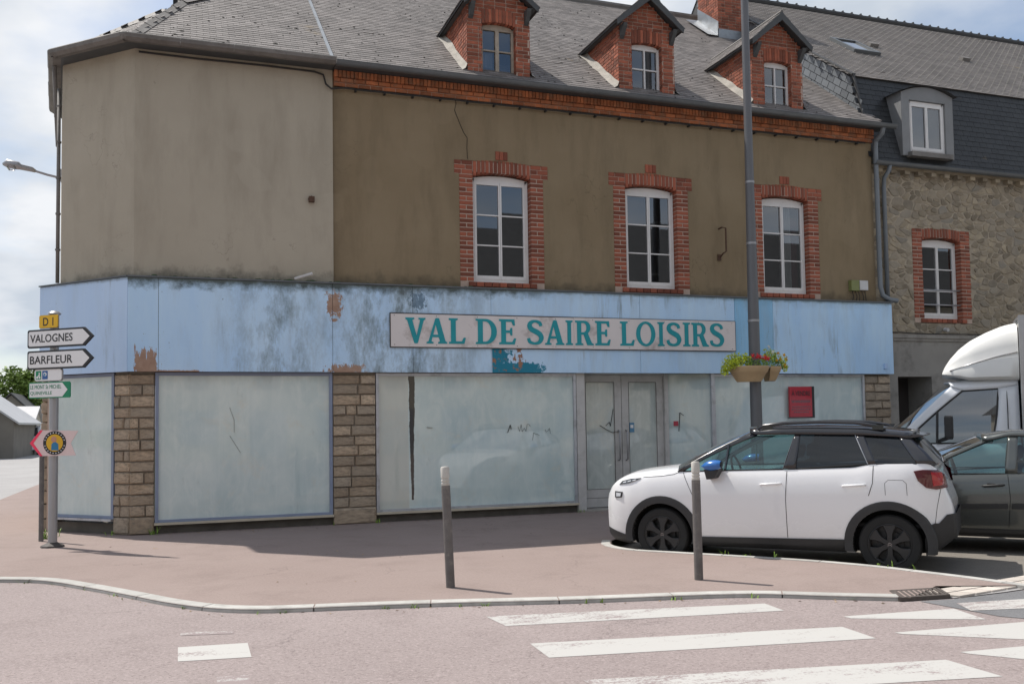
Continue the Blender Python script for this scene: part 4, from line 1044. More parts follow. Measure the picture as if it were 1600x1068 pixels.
# ---- shop windows
def shopwin(x0, x1, fn, glass, name='shop_window', sill='sill_wood', z0=.17, z1=2.51, fl='frame_blue', fr='frame_alu'):
    q = MB()
    def bx(a, b_, d0, d1, za, zb_):
        ps = [fn(a, d0), fn(b_, d0), fn(b_, d1), fn(a, d1)]
        q.prism([(p.x, p.y) for p in ps], lambda x, y: (x, y, za), lambda x, y: (x, y, zb_))
    bx(x0, x0+.05, -.02, .06, z0, z1); bx(x1-.05, x1, -.02, .06, z0, z1); bx(x0+.05, x1-.05, -.01, .06, z1-.05, z1); bx(x0+.05, x1-.05, -.01, .06, z0, z0+.04)
    W = q.build(name, fl, B)
    a, b_, c, d = fn(x0+.04, .02), fn(x1-.04, .02), None, None
    g = MB(); n = 6
    g.grid([[a.lerp(b_, k/n)+Vector((0, 0, zz)) for k in range(n+1)] for zz in (z0+.03, z1-.04)])
    g.build('glass', glass, W, fix=False)
    q = MB(); bx(x0-.01, x1+.01, -.075, .03, z0-.035, z0-.001); q.build('sill', sill, W)
    return W
mainf = lambda u_, d: Vector((u_, -.10+d, 0))
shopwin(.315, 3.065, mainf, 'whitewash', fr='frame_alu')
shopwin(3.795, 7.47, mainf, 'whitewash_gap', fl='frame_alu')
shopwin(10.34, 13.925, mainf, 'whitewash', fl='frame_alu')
shopwin(.345, 1.70, lambda u_, d: gcor+uL*u_-nL*(.03+d), 'whitewash', sill='frame_alu', z0=.24)
# entrance: recessed double door, splayed side light
dY = .20
mb = MB(); mb.box(7.48, 7.64, -.12, .25, 0, 2.53); mb.box(9.42, 9.50, .12, .26, 0, 2.53); mb.box(7.64, 9.42, .17, .26, 2.50, 2.53)
mb.build('door_frame', 'door_grey', B)
mb = MB(); mb.box(7.3, 10.35, -.2, .3, 2.531, 2.545); mb.build('porch_ceiling', 'teal', B)
mb = MB(); mb.box(7.5, 10.3, -.14, .3, -.05, .035); mb.build('doorstep', 'render_grey', B, bevel=.01)
for (a, b_, hs) in ((7.645, 8.525, 1), (8.535, 9.415, -1)):
    q = MB(); st = .15; z0, z1 = .045, 2.495
    q.box(a, a+st, dY-.02, dY+.04, z0, z1); q.box(b_-st, b_, dY-.02, dY+.04, z0, z1)
    q.box(a+st, b_-st, dY-.02, dY+.04, z1-.13, z1); q.box(a+st, b_-st, dY-.02, dY+.04, z0, z0+.33)
    D = q.build('door', 'door_grey', B, bevel=.003)
    q = MB(); q.add([(a+st, dY+.008, z0+.33), (b_-st, dY+.008, z0+.33), (b_-st, dY+.008, z1-.13), (a+st, dY+.008, z1-.13)], [(0, 1, 2, 3)]); q.build('glass', 'whitewash_door', D, fix=False)
    q = MB(); xh = (b_-.075) if hs > 0 else (a+.075)
    q.tube([(xh, dY-.02, 1.46), (xh, dY-.085, 1.44), (xh, dY-.085, .92), (xh, dY-.02, .90)], .015, 8); q.build('handle', 'steel_grey', D, smooth=True)
    q = MB(); q.box(a+st-.008, a+st, dY-.023, dY-.019, z0+.33, z1-.13); q.box(b_-st, b_-st+.008, dY-.023, dY-.019, z0+.33, z1-.13); q.box(a+st, b_-st, dY-.023, dY-.019, z1-.134, z1-.126); q.box(a+st, b_-st, dY-.023, dY-.019, z0+.326, z0+.334)
    q.box(a+.02, b_-.02, dY-.023, dY-.019, z0+.165, z0+.172); q.build('glazing_seal', 'iron_dark', D)
def scribble(parent, pts, r_=.008, name='scribble'):
    q = MB()
    for (p, t_) in zip(pts, pts[1:]): q.bar(p, t_, .004, r_*2, (0, 1, 0))
    q.build(name, 'sign_black', parent)
scribble(B, [(8.20, dY+.002, 1.55), (8.28, dY+.002, 1.62), (8.30, dY+.002, 1.54), (8.36, dY+.002, 1.86)], .012)
scribble(B, [(8.08, dY+.002, 1.56), (8.22, dY+.002, 1.48), (8.34, dY+.002, 1.42), (8.40, dY-.024, 1.44), (8.48, dY-.024, 1.42)], .016)
q = MB(); q.box(8.70, 8.80, dY+.002, dY+.006, 1.42, 1.60); q.build('sticker', 'sticker_blue', B)
q = MB(); q.box(8.72, 8.78, dY-.0, dY+.003, 1.50, 1.56); q.build('sticker', 'sign_white', B)
spl = lambda u_, d: Vector((9.50, .17, 0)).lerp(Vector((10.33, -.10, 0)), u_)+Vector((.3, .95, 0))*d
q = MB(); g = MB(); a, b_ = spl(.03, .02), spl(.97, .02)
g.grid([[a+Vector((0, 0, zz)), b_+Vector((0, 0, zz))] for zz in (.07, 2.53)]); W = q.box(10.30, 10.36, -.13, -.05, .0, 2.52).build('side_light', 'frame_alu', B)
g.build('glass', 'whitewash', W, fix=False)
pp = spl(.18, -.005); q = MB(); q.obox(pp+Vector((0, 0, 1.57)), (spl(1, 0)-spl(0, 0)).normalized()*.045, Vector((.3, .95, 0))*.002, (0, 0, .045)); q.build('sticker', 'sticker_red', W)
pp = spl(.24, -.006)
scribble(W, [tuple(pp+Vector((.0, 0, 1.42))), tuple(pp+Vector((.03, 0, 1.78))), tuple(pp+Vector((.10, -.03, 1.72)))], .010)
# hairline scribbles on the panes
scribble(B, [(1.43, -.083, 1.95), (1.50, -.083, 1.75), (1.50, -.083, 1.55)], .002); scribble(B, [(1.43, -.083, 1.50), (1.60, -.083, 1.22)], .0025)
for a_, b_, n_ in ((6.35, 1.52, 9), (6.62, 1.40, 6), (6.86, 1.50, 5)):
    rs = random.Random(int(a_*100)); pts_ = [(a_+.028*k+rs.uniform(-.01, .01), -.083, b_+rs.uniform(-.09, .09)) for k in range(n_)]; scribble(B, pts_, .002)
scribble(B, [(6.15, -.083, 1.46), (6.20, -.083, 1.60), (6.22, -.083, 1.52)], .02, 'paint_fleck'); scribble(B, [(4.68, -.083, 1.58), (4.78, -.083, 1.57)], .018, 'paint_fleck')
# small fittings
q = MB(); q.box(14.34, 14.42, YF-.03, YF, 2.62, 2.73); q.build('junction_box', 'fascia_blue_left', fas)

# ------------------------------------------------------------------ shop sign
def arc(cx, cz, rx, rz, a0, a1, n=14): return [(cx+rx*math.cos(R(a0+(a1-a0)*k/n)), cz+rz*math.sin(R(a0+(a1-a0)*k/n))) for k in range(n+1)]
def stroke_path(cl, hw, n=6):
    P = []
    for i in range(len(cl)-1):
        a, b_, c, d = [Vector(cl[min(max(j, 0), len(cl)-1)]) for j in (i-1, i, i+1, i+2)]
        for k in range(n):
            t = k/n; p = .5*((2*b_)+(c-a)*t+(2*a-5*b_+4*c-d)*t*t+(3*b_-a-3*c+d)*t**3); P.append((p, hw[i]*(1-t)+hw[i+1]*t))
    P.append((Vector(cl[-1]), hw[-1])); L, Q = [], []
    for i, (p, h) in enumerate(P):
        d = (P[min(i+1, len(P)-1)][0]-P[max(i-1, 0)][0]).normalized(); nr = Vector((-d.y, d.x)); L.append(tuple(p+nr*h)); Q.append(tuple(p-nr*h))
    return L+Q[::-1]
ST = [(0, .93), (.08, .91), (.08, .09), (0, .07)]
GL = {
 'V': [[(0, 1), (.36, 1), (.36, .94), (.28, .91), (.45, .30), (.60, .91), (.53, .94), (.53, 1), (.82, 1), (.82, .94), (.75, .90), (.50, .02), (.46, 0), (.39, 0), (.35, .02), (.07, .90), (0, .94)]],
 'A': [[(0, 0), (.28, 0), (.28, .06), (.20, .09), (.245, .25), (.50, .25), (.54, .09), (.47, .06), (.47, 0), (.84, 0), (.84, .06), (.77, .10), (.52, .98), (.49, 1), (.40, 1), (.36, .97), (.08, .09), (0, .06)], [(.275, .35), (.475, .35), (.38, .74)]],
 'L': [[(0, 0), (.60, 0), (.66, .24), (.58, .25), (.50, .10), (.27, .10), (.27, .91), (.35, .94), (.35, 1), (0, 1)]+ST],
 'D': [[(0, 0), (.38, 0)]+arc(.38, .5, .42, .5, -90, 90)+[(0, 1)]+ST, [(.27, .10)]+arc(.36, .5, .23, .40, -90, 90)+[(.27, .90)]],
 'E': [[(0, 0), (.61, 0), (.67, .24), (.59, .25), (.51, .10), (.27, .10), (.27, .46), (.42, .46), (.45, .36), (.52, .36), (.52, .66), (.45, .66), (.42, .56), (.27, .56), (.27, .90), (.49, .90), (.55, .76), (.63, .76), (.61, 1), (0, 1)]+ST],
 'S': [stroke_path([(.55, .75), (.50, .88), (.33, .945), (.16, .88), (.115, .74), (.20, .61), (.36, .52), (.50, .42), (.56, .27), (.48, .10), (.30, .05), (.12, .11), (.07, .26)], [.06, .065, .05, .075, .09, .10, .105, .10, .09, .07, .05, .065, .06])],
 'I': [[(0, 0), (.36, 0), (.36, .06), (.275, .09), (.275, .91), (.36, .94), (.36, 1), (0, 1), (0, .94), (.085, .91), (.085, .09), (0, .06)]],
 'R': [[(0, 0), (.35, 0), (.35, .06), (.27, .09), (.27, .43), (.37, .43), (.53, 0), (.82, 0), (.82, .06), (.74, .09), (.57, .47)]+arc(.42, .725, .26, .275, -55, 90)+[(0, 1)]+ST, [(.27, .53), (.38, .53)]+arc(.38, .72, .12, .185, -88, 88)+[(.27, .905)]],
 'O': [arc(.44, .5, .44, .52, 0, 345, 23), arc(.44, .5, .25, .42, 0, 345, 23)],
}
SG = thing('shop_sign', 'long pale sign board with teal serif letters VAL DE SAIRE LOISIRS on the blue fascia', 'sign', (4.03, -.225, 2.95))
mb = MB()
mb.box(0, 3.36, -.035, 0, .0, .56); a = mb.build('board', 'sign_board', SG, bevel=.003)
mb = MB(); mb.box(3.364, 6.75, -.035, 0, .0, .565); mb.build('board', 'sign_board', SG, bevel=.003)
mb = MB(); mb.box(-.012, 6.762, -.028, .004, -.014, 0); mb.box(-.012, 6.762, -.028, .004, .566, .578); mb.box(-.014, -.001, -.028, .004, -.012, .576); mb.box(6.751, 6.764, -.028, .004, -.012, .576); mb.build('edge_trim', 'iron_dark', SG)
LET = [('V', 4.281, 4.631), ('A', 4.645, 5.013), ('L', 5.043, 5.348), ('D', 5.528, 5.917), ('E', 5.959, 6.276), ('S', 6.481, 6.799), ('A', 6.824, 7.196), ('I', 7.227, 7.365), ('R', 7.415, 7.778), ('E', 7.81, 8.12), ('L', 8.314, 8.611), ('O', 8.642, 9.044), ('I', 9.091, 9.233), ('S', 9.276, 9.592), ('I', 9.628, 9.785), ('R', 9.815, 10.186), ('S', 10.212, 10.526)]
def glyph(ch, x0, x1, z0, h, y, parent, mat):
    cu = bpy.data.curves.new('letter', 'CURVE'); cu.dimensions = '2D'; cu.fill_mode = 'BOTH'; cu.extrude = .004
    cs = GL[ch]; xs = [p[0] for c in cs for p in c]; a, b_ = min(xs), max(xs); sx = (x1-x0)/(b_-a)
    for c in cs:
        sp = cu.splines.new('POLY'); sp.points.add(len(c)-1); sp.use_cyclic_u = True
        for q, p in zip(sp.points, c): q.co = (x0+(p[0]-a)*sx, z0+p[1]*h, 0, 1)
    ob = bpy.data.objects.new('letter', cu); col.objects.link(ob); dg = bpy.context.evaluated_depsgraph_get()
    me = bpy.data.meshes.new_from_object(ob.evaluated_get(dg)); bpy.data.objects.remove(ob); bpy.data.curves.remove(cu)
    me.transform(Matrix(((1, 0, 0, 0), (0, 0, -1, y), (0, 1, 0, 0), (0, 0, 0, 1)))); me.name = 'letter'
    return link('letter', me, mat, parent)
for ch, x0, x1 in LET:
    t = (x0-4.28)/6.2
    glyph(ch, x0-4.03, x1-4.03, .058+.018*t, .440+.012*t, -.039, SG, 'teal')
mb = MB()
for k in range(10):
    for z in (.035, .53): mb.lathe([(.008, -.040), (.001, -.042)], (.06+k*.735, 0, z), 'Y', 6)
mb.build('screws', 'iron_dark', SG)
# for-sale board on the shop window
FS = thing('for_sale_board', 'small red for-sale board hung in the right shop window above the white car', 'sign', (12.05, -.16, 1.66))
mb = MB(); mb.box(0, .52, -.02, .03, 0, .60); mb.build('board', 'red_poster', FS)
mb = MB(); mb.box(.521, .58, -.018, .045, -.02, .605); mb.box(-.01, .52, -.015, .045, -.022, -.002); mb.build('edge', 'sign_black', FS)
text('À VENDRE', 'sign_black', FS, (.04, -.021, .42), (1, 0, 0), (0, 0, 1), .12, .44, bold=.015)
mb = MB()
for zz, a, b_ in ((.31, .03, .49), (.285, .05, .46), (.19, .05, .48), (.14, .03, .47), (.085, .08, .44)):
    x = a
    while x < b_: l_ = rng.uniform(.015, .05); mb.box(x, min(x+l_, b_), -.022, -.019, zz, zz+.022); x += l_+.012
mb.build('small_print', 'tail_dark', FS)

# ------------------------------------------------------------------ neighbouring house
N = thing('stone_house', 'rubble stone house with dark slate mansard roof beside the corner shop', 'house', (14.42, .1, 0))
NX = 14.42; NY = .1
def nx(x): return x-NX
NL = 15.0
bw0, bw1, nz0, nz1 = nx(15.49), nx(17.07), 3.74, 5.43
nwc = (bw0+bw1)/2; now = 1.06; njw = .26
mb = MB(); wall_with_openings(mb, .0, NL, 3.38, 6.95, [(nwc-now/2-njw+.02, nwc+now/2+njw-.02, nz0-.11, nz1+.24)], lambda x, z, d: (x, d, z)); mb.build('wall', 'rubble_mortar', N, fix=False)
mb = MB(); wall_with_openings(mb, .0, NL, -.2, 3.30, [(.55, 1.46, -.2, 2.48), (2.6, 5.6, -.2, 2.6)], lambda x, z, d: (x, d-.01, z), .7)
mb.box(.0, .05, -.02, .0, -.1, 2.5); mb.build('ground_floor_wall', 'render_grey', N, fix=False)
mb = MB(); mb.box(0, NL, -.06, .02, 3.30, 3.38); mb.box(0, NL, -.035, .02, 3.24, 3.30); mb.build('string_course', 'render_grey', N)
mb = MB(); mb.box(.5, 1.5, .69, .72, -.2, 2.5); mb.box(2.5, 5.7, .69, .72, -.2, 2.7); mb.build('doorway_back', 'iron_dark', N)
mb = MB(); mb.tube([(0, -.06, 3.42), (.6, -.07, 3.41), (1.4, -.06, 3.39), (2.5, -.07, 3.40), (5, -.07, 3.38)], .012, 6); mb.build('cable', 'cable_black', N)
ns = surround(N, nwc, now, nz0, nz1, njw, -.002, 0, False, 21, 13, .16, .25)
nw = casement(N, nwc, now-.02, nz0, nz1-.01, .14, 3)
curtain(nw, nwc-.45, nwc-.3, nz0+.1, nz1-.1, .27)
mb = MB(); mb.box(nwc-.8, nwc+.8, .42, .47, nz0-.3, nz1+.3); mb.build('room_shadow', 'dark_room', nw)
mb = MB()
for z in (nz0+.30, nz0+.62): mb.tube([(nwc-now/2-.02, .05, z), (nwc+now/2+.02, .05, z)], .017, 8)
mb.build('window_rail', 'steel_grey', N, smooth=True)
# rubble stones: voronoi cells shrunk away from the joints
def clip(poly, px, pz, nx_, nz_):
    out = []
    for i in range(len(poly)):
        a, b_ = poly[i], poly[(i+1) % len(poly)]
        da = (a[0]-px)*nx_+(a[1]-pz)*nz_; db = (b_[0]-px)*nx_+(b_[1]-pz)*nz_
        if da <= 0: out.append(a)
        if (da < 0) != (db < 0) and abs(da-db) > 1e-9:
            t = da/(da-db); out.append((a[0]+(b_[0]-a[0])*t, a[1]+(b_[1]-a[1])*t))
    return out
AN = 1.7      # stones are wider than high
seeds = []
z = 3.42
while z < 6.9:
    x = .05+rng.uniform(0, .1)
    while x < 6.2:
        big = rng.random() < .12
        seeds.append((x/AN+rng.uniform(-.03, .03), z+rng.uniform(-.06, .06))); x += rng.choice((.10, .14, .19, .26, .34)) if not big else .55
    z += .118
stones = MB(); cnt = 0; cells = []
for i, (sx, sz) in enumerate(seeds):
    poly = [(sx-.3, sz-.3), (sx+.3, sz-.3), (sx+.3, sz+.3), (sx-.3, sz+.3)]
    for j, (tx, tz) in enumerate(seeds):
        if i == j or abs(tx-sx) > .6 or abs(tz-sz) > .6: continue
        dx, dz = tx-sx, tz-sz; L = math.hypot(dx, dz); g = rng.uniform(.003, .016)
        poly = clip(poly, sx+dx/2-dx/L*g, sz+dz/2-dz/L*g, dx/L, dz/L)
        if len(poly) < 3: break
    if len(poly) < 3: continue
    poly = [(p[0]*AN, p[1]) for p in poly]
    poly = clip(poly, .02, 0, -1, 0); poly = clip(poly, 0, 3.40, 0, -1)
    if len(poly) >= 3: poly = clip(poly, 0, 6.90, 0, 1)
    if len(poly) < 3: continue
    cx, cz = sum(p[0] for p in poly)/len(poly), sum(p[1] for p in poly)/len(poly)
    if bw0-.02 < cx < bw1+.02 and nz0-.12 < cz < nz1+.27: continue
    if cx < bw0-.01 and max(p[0] for p in poly) > bw0 and nz0-.12 < cz < nz1+.25: poly = clip(poly, bw0-.01, 0, 1, 0)
    if cx > bw1 and min(p[0] for p in poly) < bw1 and nz0-.12 < cz < nz1+.25: poly = clip(poly, bw1+.01, 0, -1, 0)
    if len(poly) < 3: continue
    # round the corners
    rp_ = []
    for k in range(len(poly)):
        a, b_, c = poly[k-1], poly[k], poly[(k+1) % len(poly)]
        rp_ += [(b_[0]*.80+a[0]*.20, b_[1]*.80+a[1]*.20), (b_[0]*.80+c[0]*.20, b_[1]*.80+c[1]*.20)]
    rp_ = [(x+rng.uniform(-.009, .009), z_+rng.uniform(-.008, .008)) for x, z_ in rp_]
    area = abs(sum(rp_[k-1][0]*rp_[k][1]-rp_[k][0]*rp_[k-1][1] for k in range(len(rp_)))/2)
    if area > .002: cells.append((area, cx, cz, rp_))
cells.sort(key=lambda c: -c[0])
for k, (area, cx, cz, rp_) in enumerate(cells):
    n_ = len(rp_); mbx = MB() if k < 185 else stones
    t = rng.uniform(.004, .022)
    mbx.add([(x, .01, z) for x, z in rp_]+[(x, -t*.6, z) for x, z in rp_]+[(cx+(x-cx)*.8, -t, cz+(z-cz)*.8) for x, z in rp_],
            [(i, (i+1) % n_, n_+(i+1) % n_, n_+i) for i in range(n_)]+[(n_+i, n_+(i+1) % n_, 2*n_+(i+1) % n_, 2*n_+i) for i in range(n_)]+[tuple(range(2*n_, 3*n_))], rng.random())
    if k < 185: mbx.build('stone', 'rubble_stone', N)
tag(stones.build('rubble', 'rubble_joined', N), kind='stuff')
# mansard: steep slates, then the flatter upper slope, slate-hung gable
GZ = 6.98; BZ = 9.06; BY = .42; RY = 6.55; NS = .745; RZ = BZ+NS*(RY-BY)
md = MB(); md.add([(0, -.16, GZ), (NL, -.16, GZ), (NL, BY, BZ), (0, BY, BZ)], [(0, 1, 2, 3)]); md.add([(0, BY, BZ), (NL, BY, BZ), (NL, RY, RZ), (0, RY, RZ)], [(0, 1, 2, 3)])
md.add([(0, RY, RZ), (NL, RY, RZ), (NL, RY+6, BZ-1), (0, RY+6, BZ-1)], [(0, 1, 2, 3)])
md.add([(.02, -.1, 6.9), (.02, BY, BZ), (.02, RY, RZ), (.02, RY+6, BZ-1), (.02, RY, 6.5)], [(0, 1, 2, 3, 4)])
nr = md.build('roof', 'slate_board', N, fix=False)
mb = MB(); steep = Vector((0, BY+.16, BZ-GZ)); slates(mb, (0, -.165, GZ), (1, 0, 0), steep, NL, steep.length, .2, .13, lambda a, b_: a < NL, .010, .001, .010, None)
tag(mb.build('mansard_slates', 'slate_mansard', nr, fix=False), kind='stuff')
mb = MB(); hk = MB(); up = Vector((0, 1, NS)); slates(mb, (.0, BY-.06, BZ-.045), (1, 0, 0), up, NL, (RY-BY)*up.length+.05, .215, .135, lambda a, b_: a < NL, .014, .001, .012, hk)
us_ = mb.build('upper_slates', 'slate_neighbour', nr, fix=False); tag(us_, kind='stuff')
tag(hk.build('slate_hooks', 'hook_steel', nr, fix=False), kind='stuff')
mb = MB(); gu = Vector((0, 1, NS)).normalized(); gs = Vector((0, -NS, 1)).normalized()
mb2 = MB(); k = 0
for i in range(-2, 26):
    for j in range(-4, 40):
        c = Vector((.0, BY, BZ))+gu*((j+.5*(i % 2))*.26)-gs*(i*.15+.12)
        if c.z > BZ+NS*(c.y-BY)-.06 or c.z < ROOF_Z+ROOF_S*(c.y+NY)-.1: continue
        if c.y < BY and c.z > GZ+(c.y+.16)*(BZ-GZ)/(BY+.16)-.05: continue
        if c.y > RY or c.y < -.1: continue
        o = rng.uniform(0, .006)
        mb2.obox(c+Vector((-.008-o, 0, 0)), gu*.121, gs*.068, Vector((.006, 0, 0)), rng.random())
tag(mb2.build('gable_slates', 'slate_gable', nr, fix=False), kind='stuff')
mb = MB(); mb.bar((.0, BY-.05, BZ+.0), (.0, RY, RZ), .10, .035); mb.bar((.0, -.17, GZ), (0, BY-.03, BZ), .05, .04, (1, 0, 0)); mb.build('verge', 'slate_board', nr)
mb = MB()
for k in range(int(NL/.33)): mb.tube([(k*.33, RY, RZ+.03), (k*.33+.34, RY, RZ+.03)], [.085, .095], 8); mb.box(k*.33+.29, k*.33+.33, RY-.03, RY+.03, RZ+.1, RZ+.16)
mb.build('ridge_tiles', 'slate_board', nr)
gutter('gutter', [(-.05, -.24, 6.98), (NL, -.24, 6.97)], 'gutter_grey', .07, N)
mb = MB(); 
for k in range(30): mb.box(.1+k*.36, .1+k*.36+.14, -.14, .02, 6.80, 6.88, rng.random())
mb.box(0, NL, -.12, .02, 6.885, 6.96); mb.build('eaves_corbels', 'rubble_joined', N, fix=False)
mb = MB(); mb.tube([(.34, -.24, 6.93), (.34, -.20, 6.82), (.30, -.10, 6.68), (.30, -.08, 6.5), (.30, -.08, 4.0)], .045, 12); mb.build('downpipe', 'pipe_grey', N, smooth=True)
# arched zinc dormer
dx0, dx1, dz0, dz1 = nx(15.12), nx(16.64), 7.20, 8.57; dyf = .02
fn = lambda z: -.16+(z-GZ)*(BY+.16)/(BZ-GZ)
n_ = 12; arcp = [(dx0+.06+(dx1-dx0-.12)*k/n_, dz1+.16*(1-((k/n_)*2-1)**2)) for k in range(n_+1)]
wx0, wx1, wz0, wz1 = dx0+.27, dx1-.27, 7.28, 8.42
mb = MB(); yf = -.17
mb.prism([(dx0+.06, dz0), (wx0, dz0), (wx0, wz1)]+[(wx1, wz1), (wx1, dz0), (dx1-.06, dz0)]+arcp[::-1], lambda x, z: (x, yf, z), lambda x, z: (x, yf+.10, z))
for s_, xa in ((-1, dx0+.06), (1, dx1-.06)):
    xa += s_*.004; mb.add([(xa, yf+.0, dz0), (xa, .6, dz0), (xa, .9, dz1+.02), (xa, yf+.0, dz1+.02)], [(0, 1, 2, 3)])
nd = mb.build('dormer', 'zinc_dark', N)
mb = MB(); mb.grid([[(x, y, z+.02) for x, z in [(dx0-.02, dz1-.02)]+arcp+[(dx1+.02, dz1-.02)]] for y in (yf-.08, 1.3)]); mb.build('dormer_roof', 'slate_board', nd, fix=False)
mb = MB(); mb.box(dx0+.2, dx1-.2, yf-.12, .15, dz0-.03, dz0+.07); mb.build('dormer_sill', 'zinc_old', nd)
casement(nd, (wx0+wx1)/2, wx1-wx0-.01, wz0, wz1-.01, yf+.045, 1, arch=.0)
mb = MB(); mb.box(wx0, wx1, yf+.12, yf+.13, wz0, wz1); mb.build('room_blind', 'pipe_grey', nd)
# roof window and vents
def on_roof(x, s_): p = Vector((x, BY, BZ))+up.normalized()*s_; return p
nn_ = Vector((0, -NS, 1)).normalized(); uu = up.normalized()
c = on_roof(nx(16.55), 3.0); mb = MB()
for s_ in (-1, 1): mb.obox(c+Vector((s_*.36, 0, 0))+nn_*.05, (.045, 0, 0), uu*.55, nn_*.04); mb.obox(c+uu*(s_*.51)+nn_*.05, (.32, 0, 0), uu*.045, nn_*.04)
sk = mb.build('roof_window', 'gutter_grey', nr)
mb = MB(); mb.obox(c+nn_*.055, (.32, 0, 0), uu*.47, nn_*.004)
mb.build('pane', 'lamp_glass', nr)
for xx, s_ in ((nx(17.5), 3.55), (nx(20.5), 3.5)):
    q = MB(); c = on_roof(xx, s_); q.obox(c+nn_*.05, (.13, 0, 0), uu*.08, nn_*.045); q.build('roof_vent', 'zinc_old', nr)
q = MB(); q.box(nx(14.72), nx(14.82), -.07, 0, 2.75, 2.9); q.build('wall_box', 'box_white', N)
q = MB(); q.tube([(1.85, -.02, 3.50), (1.85, -.12, 3.48)], .04, 8); q.build('wall_spot', 'box_white', N)

